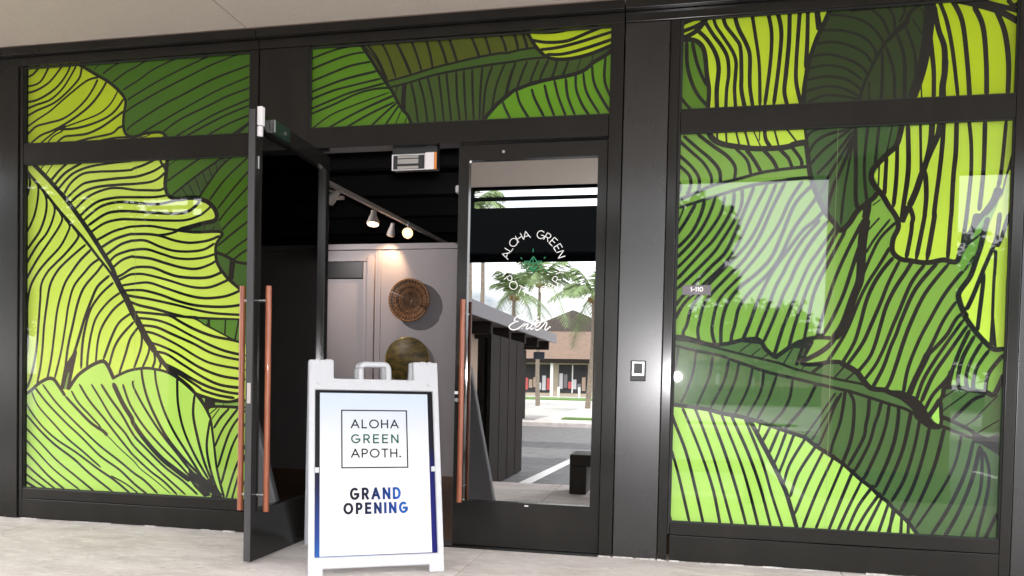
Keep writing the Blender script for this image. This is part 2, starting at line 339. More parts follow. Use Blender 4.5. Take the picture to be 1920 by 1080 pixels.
for x0, x1, y0 in ((-5.0, -4.64, -.014), (-4.6, -2.84, -.006), (-2.76, -2.41, .004), (-.44, -.37, -.006), (-.355, -.10, .004), (-.088, -.04, -.004), (-.018, 1.77, -.006), (1.78, 2.2, .0)):
    mb = MB(); x = x0                     # the ragged line of sealant along the foot of the frames
    while x < x1:
        w = rn_.uniform(.02, .12)
        if rn_.random() < .6: mb.box(x, min(x1, x+w), y0-rn_.uniform(.003, .012), y0-.0005, .0004, rn_.uniform(.003, .009))
        x += w
    if mb.v: tag(mb.build('sealant_line', M['caulk'], shop), kind='stuff')
fr('upper_wall', -7.5, 4.5, 3.35, 4.6, .002, .2, M['tan'])
fr('roof_slab', -7.6, 4.6, 4.61, 4.8, -4.3, 8.2, M['fascia'])

# printed films: every leaf of the print is a piece of its own, its veins printed on it
MURAL={
'LT':[
 ('dark',[
  ('P',"-4660 3306 -2847 3242 -2840 2675 -4657 2679"),
  (11.5,"-4064 3187 -4015 3223"),
  (11.5,"-3995 3151 -3928 3192 -3854 3226"),
  (11.5,"-3916 3088 -3816 3150 -3746 3178 -3702 3198 -3644 3226 -3600 3246"),
  (11.5,"-3833 3031 -3704 3095 -3599 3156 -3404 3230 -3368 3250"),
  (11.5,"-3792 2961 -3744 2988 -3562 3074 -3396 3141 -3239 3198 -3147 3233"),
  (11.5,"-3813 2875 -3744 2917 -3525 3015 -3309 3101 -3167 3156 -3027 3200 -2895 3239"),
  (11.5,"-3801 2749 -3743 2794 -3524 2909 -3379 2968 -3166 3055 -3026 3100 -2846 3148"),
  (11.5,"-3679 2727 -3522 2803 -3307 2901 -3095 2991 -2845 3074"),
  (11.5,"-3518 2726 -3378 2809 -3164 2891 -3024 2946 -2844 2998"),
  (11.5,"-3420 2690 -3269 2763 -3093 2840 -2843 2924"),
  (11.5,"-3344 2687 -3198 2753 -3023 2824 -2842 2881"),
  (11.5,"-3169 2692 -3022 2758 -2841 2818"),
  ('0',"-3007 2685 -2930 2729 -2841 2784 -2841 2756 -2896 2721 -2944 2682"),
 ]),
 ('limeA',[
  ('P',"-4660 3246 -4347 3247 -4193 3231 -4162 3206 -4018 3136 -3950 3099 -3874 3037 -3822 2976 -3803 2943 -3817 2879 -3824 2801 -3824 2769 -3804 2716 -3708 2699 -3631 2718 -3558 2722 -3514 2707 -3521 2682 -3742 2681 -4113 2671 -4657 2673"),
  (19.1,"-4193 3231 -4163 3216 -4041 3147 -3950 3096 -3874 3037 -3818 2976 -3810 2930 -3824 2853 -3824 2769 -3801 2723 -3752 2704 -3700 2712 -3668 2722 -3536 2727 -3492 2700 -3478 2683"),
  (14.0,"-4651 3156 -4580 3175 -4541 3203 -4510 3237 -4502 3257"),
  (14.0,"-4651 3096 -4549 3107 -4490 3140 -4432 3232 -4425 3252"),
  (14.0,"-4651 3049 -4548 3064 -4447 3108 -4385 3160 -4324 3229 -4316 3245"),
  (14.0,"-4650 2986 -4540 2997 -4431 3041 -4346 3099 -4285 3171 -4254 3228"),
  (14.0,"-4650 2929 -4540 2964 -4423 2994 -4330 3059 -4269 3131 -4208 3222"),
  (14.0,"-4650 2869 -4540 2921 -4392 2970 -4284 3040 -4192 3123 -4170 3171 -4163 3216"),
  (12.7,"-4650 2789 -4539 2854 -4422 2915 -4307 2995 -4154 3095 -4086 3123 -4025 3130"),
  (14.0,"-4625 2712 -4622 2745 -4586 2777 -4531 2814 -4430 2833 -4321 2854 -4222 2905 -4130 2979 -4070 3054 -4033 3117"),
  (14.0,"-4586 2690 -4500 2746 -4406 2775 -4306 2814 -4175 2883 -4077 2953 -4002 3037 -3961 3100"),
  (12.7,"-4515 2680 -4421 2743 -4344 2786 -4282 2803"),
  (10.2,"-4313 2794 -4152 2836 -4023 2876 -3948 2924 -3904 2974 -3874 3024"),
  (14.6,"-4352 2783 -4221 2783 -4083 2807 -3963 2847 -3888 2895 -3825 2970"),
  (9.6,"-4445 2684 -4398 2735 -4313 2771"),
  (14.6,"-4371 2684 -4305 2728 -4220 2734 -4113 2743 -4000 2783 -3888 2846 -3825 2885"),
  (14.6,"-4235 2682 -4098 2709 -3924 2734 -3865 2771 -3824 2782"),
  (12.7,"-4037 2684 -3886 2704 -3700 2702"),
  (19.1,"-4645 2759 -4625 2705 -4578 2683"),
  (6.4,"-3697 2699 -3646 2703 -3609 2718"),
 ]),
],
'LL':[
 ('dark',[
  ('P',"-3570 2588 -2844 2560 -2820 784 -3555 1073"),
  ('slot',"-3445 2290 -3266 2411 -3054 2539 -3046 2561 -2965 2557 -3070 2474 -3134 2399 -3199 2302 -3232 2266 -3331 2261"),
  (11.5,"-3366 2343 -3323 2283"),
  (11.5,"-3316 2375 -3269 2285"),
  (11.5,"-3262 2410 -3220 2306"),
  (11.5,"-3209 2446 -3167 2349"),
  (11.5,"-3160 2470 -3126 2395"),
  (11.5,"-3107 2497 -3094 2434"),
  (11.5,"-3050 2546 -3042 2502"),
  (12.7,"-3453 2283 -3266 2411 -3054 2539 -3030 2556"),
  (12.7,"-3232 2273 -3134 2399 -3070 2474 -2965 2557"),
  (11.5,"-3476 2492 -3376 2551"),
  (11.5,"-3488 2384 -3334 2476 -3202 2552"),
  (11.5,"-3157 2245 -3028 2396 -2856 2539"),
  (11.5,"-3091 2189 -2986 2310 -2855 2444"),
  (11.5,"-3134 2039 -3025 2172 -2905 2293 -2853 2343"),
  (11.5,"-3068 2034 -2984 2113 -2852 2219"),
  (11.5,"-3088 1939 -2982 2018 -2850 2110"),
  (11.5,"-3030 1872 -2941 1937 -2849 1994"),
  (11.5,"-2976 1838 -2900 1892 -2848 1917"),
  ('slot2',"-3095 1891 -3038 1876 -2980 1849 -2931 1827 -2834 1819 -2832 1658 -3142 1659"),
  (15.9,"-3104 1899 -3038 1876 -2980 1849 -2931 1827 -2842 1815"),
  (35.0,"-2968 1857 -2979 1769 -2983 1710"),
 ]),
 ('slot',[
  ('P',"-3371 2051 -3180 2106 -3082 2115 -3048 2034"),
  (11.5,"-3292 2068 -3304 2035"),
  (11.5,"-3180 2095 -3200 2036"),
  (11.5,"-3110 2072 -3134 2032"),
 ]),
 ('lime',[
  ('P',"-4666 2560 -4294 2555 -3741 2565 -3490 2555 -3493 2459 -3492 2347 -3474 2295 -3415 2256 -3232 2262 -3157 2234 -3099 2174 -3106 2116 -3213 2088 -3396 2051 -3229 2037 -3064 2034 -3096 1946 -3103 1858 -3069 1762 -3011 1732 -2987 1695 -2905 1636 -2870 1438 -3255 1451 -3188 1400 -2973 1305 -2867 1277 -2862 901 -2944 884 -3050 885 -3149 901 -3249 929 -4666 729"),
  (15.9,"-2856 2546 -3485 2562 -3489 2459 -3500 2359"),
  (22.3,"-3477 2570 -3484 2458 -3492 2358 -3466 2291 -3398 2263 -3298 2271 -3232 2262 -3157 2234 -3103 2174 -3106 2116 -3213 2092 -3396 2051"),
  (17.5,"-3413 2055 -3262 2036 -3056 2032 -3096 1954 -3099 1873 -3078 1806 -3020 1732 -2978 1695 -2896 1633"),
  (15.9,"-4642 2540 -4583 2465 -4445 2321 -4336 2203 -4147 2015 -4022 1876 -3943 1791 -3903 1738 -3863 1677"),
  (25.5,"-4565 2549 -4464 2461 -4355 2357 -4265 2263 -4166 2146 -4068 2022 -3970 1887 -3908 1799 -3872 1723 -3828 1654"),
  (35.0,"-3903 1761 -3872 1715 -3832 1646 -3793 1586 -3740 1487 -3731 1472 -3687 1404 -3634 1314 -3556 1209"),
  (25.5,"-3574 1231 -3470 1112 -3385 1039 -3292 973 -3249 929"),
  (15.9,"-4505 2497 -4465 2542"),
  (15.9,"-4460 2461 -4397 2539"),
  (15.9,"-4414 2421 -4347 2488 -4276 2543"),
  (15.9,"-4382 2393 -4293 2474 -4151 2542"),
  (14.6,"-4351 2361 -4275 2435 -4204 2479 -4080 2513 -3888 2532 -3767 2539 -3707 2556"),
  (14.6,"-4310 2314 -4248 2400 -4150 2462 -4027 2473 -3896 2472 -3766 2476 -3740 2486 -3654 2509 -3557 2550"),
  (14.6,"-4287 2290 -4176 2375 -4097 2403 -3896 2420 -3739 2427 -3654 2442 -3569 2469 -3493 2511"),
  (14.6,"-4251 2263 -4150 2332 -4026 2367 -3852 2377 -3739 2379 -3611 2388 -3543 2412 -3493 2451"),
  (14.6,"-4211 2216 -4096 2304 -3956 2350 -3852 2354 -3738 2338 -3653 2333 -3534 2330 -3492 2351"),
  (14.6,"-4179 2161 -4043 2257 -3895 2287 -3738 2287 -3584 2283 -3478 2293"),
  (14.6,"-4148 2130 -4008 2226 -3868 2256 -3738 2248 -3567 2234 -3482 2243 -3377 2262"),
  (16.6,"-4108 2095 -3972 2172 -3868 2192 -3737 2188 -3566 2174 -3397 2166 -3314 2179 -3264 2208 -3227 2244"),
  (14.6,"-4090 2045 -3972 2111 -3850 2135 -3737 2133 -3481 2120 -3330 2120 -3230 2148 -3181 2176 -3136 2212"),
  (14.6,"-4045 1987 -3910 2049 -3797 2077 -3736 2084 -3608 2085 -3480 2064 -3388 2051"),
  (14.6,"-4010 1933 -3892 1996 -3780 2028 -3736 2031 -3624 2029 -3531 2016 -3412 1981 -3295 1964 -3162 1977 -3072 2008"),
  (14.6,"-3548 2020 -3471 2026 -3387 2047"),
  (14.6,"-3965 1883 -3848 1957 -3762 1983 -3735 1986 -3641 1984 -3521 1938 -3411 1910 -3286 1905 -3186 1918 -3108 1958"),
  (14.0,"-3939 1829 -3882 1882 -3796 1911 -3735 1922 -3632 1924 -3521 1893 -3411 1862 -3293 1853 -3186 1863 -3103 1886"),
  (14.6,"-3912 1791 -3830 1851 -3744 1877 -3734 1873 -3605 1860 -3478 1825 -3351 1794 -3243 1786 -3144 1814 -3091 1843"),
  (14.6,"-3872 1730 -3820 1753 -3734 1797 -3605 1800 -3511 1773 -3494 1765 -3392 1735 -3259 1723 -3143 1729 -3045 1765"),
  (14.6,"-3863 1707 -3777 1745 -3733 1753 -3647 1751 -3477 1713 -3325 1671 -3225 1656 -3125 1663 -2991 1714"),
  (14.6,"-3837 1673 -3690 1691 -3604 1691 -3476 1653 -3307 1604 -3182 1585 -3059 1592 -2977 1611 -2897 1644"),
  (14.6,"-3811 1639 -3732 1642 -3646 1638 -3518 1608 -3391 1567 -3256 1537 -3099 1526 -2976 1530 -2871 1548"),
  (14.6,"-3802 1608 -3707 1593 -3603 1578 -3390 1537 -3256 1507 -3099 1482 -2870 1470"),
  (14.6,"-3767 1563 -3689 1536 -3559 1510 -3390 1469 -3255 1451 -2870 1438"),
  (14.6,"-3748 1491 -3645 1484 -3516 1473 -3440 1462 -3347 1414 -3221 1359 -3097 1322 -2973 1302 -2867 1277"),
  (14.6,"-3449 1469 -3347 1458 -3255 1448 -3139 1393 -3015 1334 -2900 1284"),
  ('0',"-3306 1466 -3239 1463 -3205 1429 -3255 1436"),
  (14.6,"-3722 1449 -3559 1435 -3431 1398 -3304 1339 -3137 1266 -3013 1224 -2866 1196"),
  (14.6,"-3687 1397 -3558 1386 -3430 1338 -3262 1273 -3137 1215 -3013 1183 -2866 1161"),
  (14.6,"-3661 1355 -3558 1337 -3387 1264 -3219 1176 -3094 1133 -2865 1100"),
  (14.6,"-3626 1284 -3514 1255 -3387 1204 -3218 1113 -3052 1056 -2864 1034"),
  (14.6,"-3574 1216 -3471 1199 -3344 1129 -3176 1039 -3051 993 -2904 977"),
  (14.6,"-3530 1149 -3386 1091 -3259 1026 -3134 976 -3002 946 -2887 934"),
  (14.6,"-3487 1120 -3343 1047 -3217 975 -3183 953 -3067 922 -2944 906"),
  (15.9,"-3470 1090 -3343 1017 -3292 972 -3250 936 -3149 905 -3050 885 -2968 883 -2887 911"),
  ('grn',"-3230 1443 -3156 1438 -3168 1404"),
  ('grn',"-3131 1437 -2869 1435 -2867 1277 -2974 1316 -3135 1393"),
  (25.5,"-3149 1448 -3145 1389"),
  (19.1,"-3020 1445 -3024 1331"),
  (19.1,"-2920 1438 -2950 1291"),
  (14.6,"-4615 2497 -4587 2426 -4600 2349 -4645 2218"),
  (14.6,"-4564 2452 -4518 2385 -4527 2262 -4563 2146 -4644 2008"),
  (14.6,"-4500 2385 -4450 2298 -4454 2191 -4498 2075 -4562 1991 -4644 1895"),
  (14.6,"-4436 2314 -4381 2235 -4394 2151 -4444 2051 -4534 1952 -4643 1790"),
  (14.6,"-4372 2235 -4318 2164 -4336 2103 -4416 1997 -4515 1874 -4588 1766 -4629 1688 -4644 1618"),
  (14.6,"-4300 2156 -4255 2102 -4272 2048 -4335 1949 -4442 1850 -4515 1773 -4574 1680 -4601 1571 -4605 1422 -4599 1289 -4613 1148 -4644 990"),
  (14.6,"-4232 2097 -4183 2039 -4200 1993 -4289 1902 -4379 1826 -4437 1772 -4487 1687 -4496 1579 -4508 1423 -4521 1267 -4539 1149 -4575 1007 -4611 928"),
  (14.6,"-4120 1965 -4200 1909 -4298 1833 -4360 1772 -4414 1679 -4441 1540 -4463 1384 -4475 1228 -4493 1087 -4520 969"),
  (14.6,"-4076 1930 -4164 1855 -4235 1771 -4297 1679 -4350 1517 -4376 1338 -4402 1151 -4437 994"),
  (14.6,"-4014 1861 -4075 1823 -4128 1770 -4216 1671 -4260 1540 -4286 1385 -4321 1199 -4374 1004"),
  (14.6,"-3978 1830 -4030 1769 -4127 1670 -4180 1563 -4223 1401 -4267 1215 -4292 997"),
  (17.5,"-3925 1746 -4021 1670 -4073 1571 -4125 1448 -4169 1317 -4213 1193 -4266 1091"),
  (14.6,"-3894 1696 -3985 1624 -4064 1532 -4107 1432 -4142 1271 -4154 1085"),
  (14.6,"-3841 1624 -3932 1563 -4028 1456 -4071 1340 -4097 1194 -4105 1094"),
  (14.6,"-3801 1574 -3897 1502 -3983 1387 -4018 1280 -4034 1126"),
  (14.6,"-3753 1480 -3844 1418 -3904 1319 -3973 1150"),
  (14.6,"-3727 1423 -3825 1327 -3886 1235 -3928 1097"),
  (14.6,"-3692 1385 -3756 1305 -3798 1183 -3845 1052"),
  (14.6,"-3674 1366 -3664 1306 -3677 1223 -3727 1093"),
  (14.6,"-3634 1314 -3606 1254 -3616 1193 -3658 1102"),
  (14.6,"-3569 1209 -3560 1156 -3581 1095"),
  (14.6,"-3530 1164 -3515 1134 -3525 1096"),
  ('0',"-4293 1098 -4195 1231 -4186 1201 -4212 1092 -4247 936 -4328 934"),
  ('slot3',"-4261 1052 -4248 1060 -4274 936 -4296 935"),
  ('grn',"-3183 900 -3170 893 -3174 871 -3208 907"),
  ('0',"-3249 929 -3149 903 -3050 885 -2862 901 -2862 838 -3140 838 -3199 892"),
  ('grn2',"-3091 873 -3001 868 -2862 886 -2862 853 -2968 854 -3091 856"),
  (9.6,"-3027 875 -3027 852"),
  ('grn2',"-3191 902 -3169 897 -3172 869"),
 ]),
 ('limeD',[
  ('P',"-3140 827 -3091 842 -2862 841 -2853 206 -3000 198 -3077 419 -3105 627 -3127 768"),
  (13.4,"-3136 790 -3078 836"),
  (13.4,"-3119 753 -3058 833"),
  (13.4,"-3101 694 -3049 770 -2984 835"),
  (13.4,"-3096 560 -3023 704 -2918 837"),
  (13.4,"-3065 427 -2998 630 -2942 736 -2861 827"),
  (13.4,"-3039 312 -2980 520 -2932 633 -2860 739"),
  (13.4,"-3001 213 -2945 395 -2858 598"),
  (13.4,"-2959 208 -2912 366 -2858 532"),
  (13.4,"-2902 211 -2855 369"),
  (15.9,"-3148 823 -3099 845 -2862 843"),
 ]),
 ('limeC',[
  ('P',"-4667 879 -4593 920 -4510 969 -4438 1006 -4383 1007 -4328 950 -4283 888 -4256 936 -4194 1038 -4105 1098 -4017 1134 -3964 1138 -3928 1097 -3893 1029 -3840 1049 -3754 1081 -3684 1093 -3598 1103 -3487 1082 -3385 1039 -3292 966 -3249 929 -3182 863 -3131 775 -3114 738 -3100 627 -3073 441 -3026 257 -2992 199 -4663 183"),
  (19.1,"-4648 875 -4565 924 -4510 969 -4438 1006 -4383 1007 -4337 958 -4283 888"),
  (22.3,"-4260 932 -4185 1031 -4096 1094 -4017 1132 -3964 1138 -3928 1097 -3888 1021"),
  (15.9,"-3901 1017 -3840 1049 -3754 1081 -3641 1098 -3555 1092 -3470 1075 -3385 1035 -3283 962 -3216 899 -3165 834 -3123 760"),
  (12.1,"-4630 872 -4583 786 -4481 672 -4353 574 -4190 487 -4011 378 -3869 299 -3746 213"),
  (10.8,"-4565 913 -4510 812 -4390 698 -4263 585 -4136 497 -3984 387"),
  (12.1,"-4538 945 -4437 837 -4281 701 -4137 590 -3994 471 -3835 378 -3720 287 -3607 212"),
  (12.1,"-4474 969 -4373 855 -4264 756 -4137 652 -3994 541 -3835 439 -3720 360 -3633 310 -3529 224"),
  (15.9,"-4283 888 -4174 790 -4066 700 -3960 642"),
  (19.1,"-4022 671 -3977 653 -3933 616"),
  (6.4,"-3951 631 -3836 531 -3721 444 -3669 393 -3547 314 -3427 229"),
  (11.5,"-4233 928 -4175 844 -4085 762 -3986 672"),
  (12.1,"-4167 976 -4085 862 -3961 735 -3872 638 -3766 526 -3721 482 -3591 381 -3479 310 -3376 224"),
  (12.1,"-4069 978 -3997 880 -3899 744 -3793 640 -3722 551 -3592 442 -3462 341 -3309 227"),
  (13.4,"-3989 980 -3909 874 -3820 769 -3723 627 -3636 547 -3480 416 -3335 324 -3216 232"),
  (28.7,"-3892 990 -3812 846 -3742 749 -3724 707 -3636 600 -3506 476 -3378 390 -3276 327"),
  (14.0,"-3814 984 -3769 870 -3724 795 -3637 684 -3507 559 -3379 451 -3260 343 -3125 244"),
  (14.6,"-3731 1009 -3726 963 -3638 820 -3508 650 -3379 511 -3277 402 -3167 317"),
  (14.6,"-3667 1101 -3648 987 -3596 844 -3483 651 -3362 512 -3243 404 -3126 312"),
  (14.6,"-3560 1096 -3546 989 -3493 824 -3406 661 -3278 485 -3168 332"),
  (14.6,"-3381 1046 -3384 993 -3374 843 -3331 679 -3245 509 -3134 341"),
  (14.6,"-3248 925 -3258 786 -3221 622 -3169 460 -3101 313"),
  (14.6,"-3127 760 -3152 580 -3127 431 -3076 292 -3034 234"),
  (14.6,"-3123 760 -3096 582 -3069 404 -3013 213"),
  (12.1,"-4657 796 -4555 693 -4463 609 -4353 527 -4208 439 -4082 344 -3881 214"),
  (12.1,"-4657 686 -4508 561 -4352 425 -4189 315 -4027 207"),
  (10.8,"-4656 603 -4535 497 -4370 354 -4152 216"),
  (13.4,"-4656 512 -4535 410 -4415 305 -4278 214"),
  (12.1,"-4655 417 -4507 309 -4351 210"),
  (12.1,"-4655 342 -4534 268 -4428 210"),
  (31.8,"-4655 278 -4506 206"),
  (9.6,"-3904 332 -3781 280 -3681 216"),
  ('0',"-3294 413 -3210 368 -3168 332 -3126 349 -3092 306 -3017 212 -3124 207 -3108 241 -3175 279 -3276 327"),
  ('0',"-3280 331 -3209 293 -3108 234 -3166 220 -3242 283"),
 ]),
],
'CT':[
 ('olive',[
  ('P',"-2097 3248 -1057 3251 -961 3243 -923 3125 -1096 3110 -1062 3113 -1276 3089 -1571 3042 -1759 3006 -1873 2978 -1900 3013"),
  (13.4,"-2032 3234 -1953 3130 -1883 2988"),
  (8.0,"-2052 3226 -1966 3125 -1900 3007"),
  (13.4,"-1933 3242 -1876 3137 -1826 3003"),
  (17.5,"-1834 3239 -1774 3125 -1723 3015"),
  (14.0,"-1729 3239 -1686 3135 -1653 3035"),
  (14.0,"-1630 3241 -1598 3141 -1578 3048"),
  (15.9,"-1550 3238 -1511 3148 -1485 3066"),
  (15.9,"-1479 3242 -1443 3149 -1417 3074"),
  (14.6,"-1335 3241 -1296 3157 -1274 3100"),
  (14.6,"-1246 3241 -1217 3163 -1201 3110"),
  (14.6,"-1147 3243 -1115 3174 -1099 3118"),
  (15.9,"-1060 3244 -1037 3184 -1023 3120"),
  (15.9,"-1003 3243 -978 3175 -965 3128"),
 ]),
 ('darkB',[
  ('P',"-1886 2976 -1723 3009 -1571 3045 -1277 3092 -1096 3110 -923 3125 -858 3081 -834 3065 -1094 3058 -1060 3052 -1203 3040 -1385 3016 -1570 2995 -1758 2961 -1860 2939"),
 ]),
 ('darkC',[
  ('P',"-1860 2939 -1759 2967 -1570 2998 -1385 3022 -1203 3043 -1060 3058 -1094 3058 -840 3065 -740 3047 -578 3063 -420 3109 -475 3045 -548 3004 -611 2974 -680 2955 -854 2931 -1031 2878 -1090 2840 -1056 2858 -1137 2798 -1238 2692 -1709 2690 -1755 2782 -1781 2821 -1820 2871"),
  (14.0,"-1883 2979 -1723 3012 -1571 3048 -1420 3074 -1277 3097 -1144 3112 -1096 3110 -1018 3124 -923 3131"),
  (14.0,"-1860 2942 -1746 2962 -1571 3002 -1385 3027 -1203 3045 -1060 3055 -975 3065 -834 3069"),
  (14.0,"-1815 2942 -1830 2883"),
  (27.1,"-1765 2960 -1771 2868 -1768 2778"),
  (13.4,"-1724 2968 -1693 2850 -1668 2694"),
  (13.4,"-1669 2977 -1630 2847 -1605 2691"),
  (13.4,"-1611 2991 -1574 2844 -1552 2701"),
  (13.4,"-1538 3005 -1518 2859 -1496 2698"),
  (13.4,"-1487 3012 -1468 2856 -1448 2702"),
  (13.4,"-1422 3016 -1413 2853 -1391 2702"),
  (13.4,"-1373 3024 -1363 2851 -1348 2700"),
  (13.4,"-1318 3027 -1311 2866 -1300 2701"),
  (13.4,"-1251 3035 -1261 2875 -1263 2699"),
  (13.4,"-1186 3038 -1227 2908 -1243 2704"),
  (13.4,"-1107 3046 -1158 2916 -1184 2771"),
  (13.4,"-1058 3008 -1085 2911 -1103 2837"),
  (13.4,"-1039 3049 -1071 2944 -1090 2864"),
  (13.4,"-964 3054 -1005 2951 -1028 2878"),
  (13.4,"-891 3057 -929 2964 -945 2908"),
  (13.4,"-830 3053 -867 2978 -881 2933"),
  (13.4,"-775 3047 -791 2985 -809 2940"),
  (13.4,"-706 3040 -727 2981 -746 2942"),
  (13.4,"-629 3046 -652 2977"),
  (13.4,"-554 3064 -566 3017"),
 ]),
 ('mid',[
  ('P',"-2440 3240 -2097 3242 -2071 3231 -2044 3184 -2005 3133 -1959 3070 -1925 3014 -1879 2958 -1840 2908 -1814 2852 -1781 2785 -1755 2778 -1709 2698 -1717 2680 -2431 2682"),
  (13.4,"-2439 3151 -2267 3201 -2149 3221 -2052 3220"),
  (13.4,"-2438 3080 -2266 3137 -2135 3169 -2038 3177"),
  (13.4,"-2436 3001 -2265 3058 -2134 3096 -1992 3114"),
  (13.4,"-2435 2933 -2263 2988 -2133 3020 -1945 3052"),
  (13.4,"-2435 2885 -2263 2940 -2132 2966 -1919 3002"),
  (13.4,"-2434 2823 -2262 2882 -2131 2923 -1893 2971"),
  (13.4,"-2433 2790 -2261 2848 -2098 2910 -1969 2936 -1860 2939"),
  (9.6,"-2418 2691 -2280 2779 -2130 2833 -1866 2909"),
  (13.4,"-2305 2689 -2161 2761 -1999 2829 -1833 2889"),
  (13.4,"-2180 2689 -1999 2778 -1826 2847"),
  (13.4,"-2003 2687 -1895 2779 -1817 2838"),
  (13.4,"-1900 2689 -1832 2782 -1797 2825"),
  (13.4,"-1827 2691 -1787 2785"),
  (13.4,"-1766 2689 -1748 2742"),
  (20.7,"-2078 3240 -2005 3139 -1952 3058 -1899 2983 -1853 2920 -1814 2852 -1774 2791 -1742 2759 -1718 2710 -1703 2690"),
 ]),
 ('midE',[
  ('P',"-1238 2686 -1137 2792 -1056 2852 -1090 2840 -1031 2872 -942 2896 -795 2928 -679 2944 -605 2974 -549 3016 -475 3045 -419 3092 -409 2691 -1087 2695"),
  (23.9,"-1250 2687 -1167 2782 -1102 2837 -1056 2869 -1025 2883 -913 2917 -796 2936 -679 2953 -605 2977 -549 3021 -481 3057 -420 3103"),
  (14.0,"-1116 2809 -1088 2743 -1057 2689"),
  (14.0,"-1091 2762 -1060 2700"),
  (14.6,"-1028 2872 -1005 2795 -943 2694"),
  (14.6,"-933 2881 -910 2814 -849 2701"),
  (14.6,"-853 2903 -828 2809 -783 2698"),
  (14.6,"-791 2925 -764 2823 -714 2700"),
  (14.6,"-721 2935 -705 2820 -657 2703"),
  (14.6,"-659 2954 -654 2863 -617 2770 -570 2699"),
  (14.6,"-613 2963 -590 2842 -506 2702"),
  (14.6,"-560 3005 -539 2879 -438 2704"),
  (14.6,"-478 3051 -480 2899 -417 2760"),
 ]),
 ('limeA',[
  ('P',"-964 3237 -686 3237 -423 3236 -420 3129 -567 3073 -711 3051 -816 3058 -876 3105 -930 3166"),
  (20.7,"-976 3244 -927 3160 -873 3096 -816 3060 -711 3050 -579 3070 -420 3123"),
  (14.6,"-937 3226 -802 3217 -686 3232 -617 3241"),
  (17.5,"-942 3181 -848 3160 -719 3160 -593 3200 -469 3242"),
  (17.5,"-891 3117 -771 3124 -626 3151 -422 3202"),
  (17.5,"-846 3086 -741 3082 -597 3109 -421 3157"),
 ]),
],
'RT':[
 ('limeR',[
  ('P',"-33 3257 172 3254 580 3258 550 3260 822 3257 770 3143 727 3058 701 2988 675 2895 668 2777 682 2687 567 2692 74 2698"),
  (15.9,"-38 3205 19 3228 76 3241 133 3248"),
  (22.3,"-37 3165 43 3191 105 3224 127 3246"),
  (25.5,"-36 3124 27 3149 72 3180 116 3235"),
  ('0',"30 3235 133 3251 116 3223 82 3214 76 3238"),
  (17.5,"-25 3257 59 3240"),
  (22.3,"49 3182 119 3113 173 3023 192 2935 184 2814 189 2693"),
  (19.1,"102 3224 153 3140 206 3067 241 2996 250 2897 241 2811 239 2690"),
  (17.5,"152 3250 168 3191 215 3118 268 3034 290 2970 289 2895 286 2809 296 2693"),
  (20.7,"207 3251 225 3187 283 3108 313 3049 323 2893 325 2807 348 2696"),
  (20.7,"272 3252 298 3164 346 3069 368 2994 372 2833 393 2700"),
  (17.5,"371 3251 395 3118 422 2944 433 2698"),
  (20.7,"461 3250 486 3123 483 2941 459 2702"),
  (20.7,"513 3249 540 3130 532 2938 509 2700"),
  (20.7,"583 3251 584 3067 573 2889 567 2782 587 2697"),
  (20.7,"640 3253 634 3123 628 2945 632 2826 664 2699"),
  (20.7,"683 3253 685 3060 681 2907"),
  (28.7,"731 3252 740 3187 751 3121"),
 ]),
 ('midA',[
  ('P',"-35 3101 34 3113 92 3069 118 2963 141 2834 134 2695 -24 2691"),
  (19.1,"2 3110 9 2970 41 2857 83 2779 136 2718"),
  (19.1,"35 3102 60 2996 91 2912 127 2841"),
  (15.9,"-29 2785 15 2730 51 2694"),
  (23.9,"-30 3123 28 3117 74 3096 107 3039 125 2905 140 2811 135 2695"),
 ]),
 ('deep',[
  ('P',"809 3246 901 3251 1209 3251 1181 3258 1327 3253 1317 3076 1300 2939 1262 2791 1238 2688 1228 2688 676 2699 673 2794 681 2883 706 3000 753 3127"),
  (23.9,"811 3252 769 3149 738 3081 707 2982 687 2882 676 2794 673 2699"),
  (15.9,"976 2701 993 2777 1024 2863 1065 2953 1106 3026 1159 3092 1213 3146 1222 3180 1279 3228 1311 3248"),
  (12.7,"1117 3031 1170 3086 1214 3123 1238 3191 1306 3240"),
  (12.7,"796 3206 891 3193 992 3154 1061 3088 1104 3015"),
  (12.7,"765 3120 872 3112 984 3070 1047 3001 1061 2948"),
  (12.7,"727 3046 829 3051 930 3018 1004 2969 1040 2914"),
  (12.7,"707 2973 803 2982 910 2946 984 2900 1016 2857"),
  (12.7,"686 2903 788 2921 901 2893 992 2823"),
  (12.7,"683 2840 790 2856 903 2834 985 2771"),
  (12.7,"679 2776 792 2799 893 2782 975 2731"),
  (12.7,"698 2713 793 2749 906 2734 970 2716"),
  (12.7,"1023 3224 1086 3161 1124 3072"),
  (12.7,"1111 3229 1145 3174 1154 3099"),
  (12.7,"1192 3240 1201 3193 1176 3137"),
  (14.3,"1026 2816 1032 2692"),
  (14.3,"1092 2981 1097 2829 1093 2689"),
  (14.3,"1108 3009 1155 2866 1165 2691"),
  (14.3,"1167 3074 1207 2933 1213 2689"),
  (14.3,"1210 3112 1261 2964 1272 2836"),
  (14.3,"1189 3015 1214 2909 1220 2706"),
  (14.3,"1244 3150 1310 3042"),
  (14.3,"1286 3204 1320 3144"),
  ('limeR',"901 3245 962 3247 957 3232 918 3232"),
  ('limeR',"989 3245 1094 3248 1056 3238 995 3230"),
  (15.9,"890 3245 913 3227 957 3222 979 3230 1001 3223 1105 3241"),
 ]),
 ('limeR2',[
  ('P',"1316 3259 1793 3222 1812 2692 1243 2699 1302 2881 1335 3000"),
  (47.8,"1335 3252 1329 3103 1320 2989 1297 2846 1254 2704"),
  (28.7,"1412 3252 1556 3210 1688 3160 1798 3087"),
  (25.5,"1555 3235 1660 3199 1796 3152"),
  (22.3,"1727 3222 1754 3189 1794 3200"),
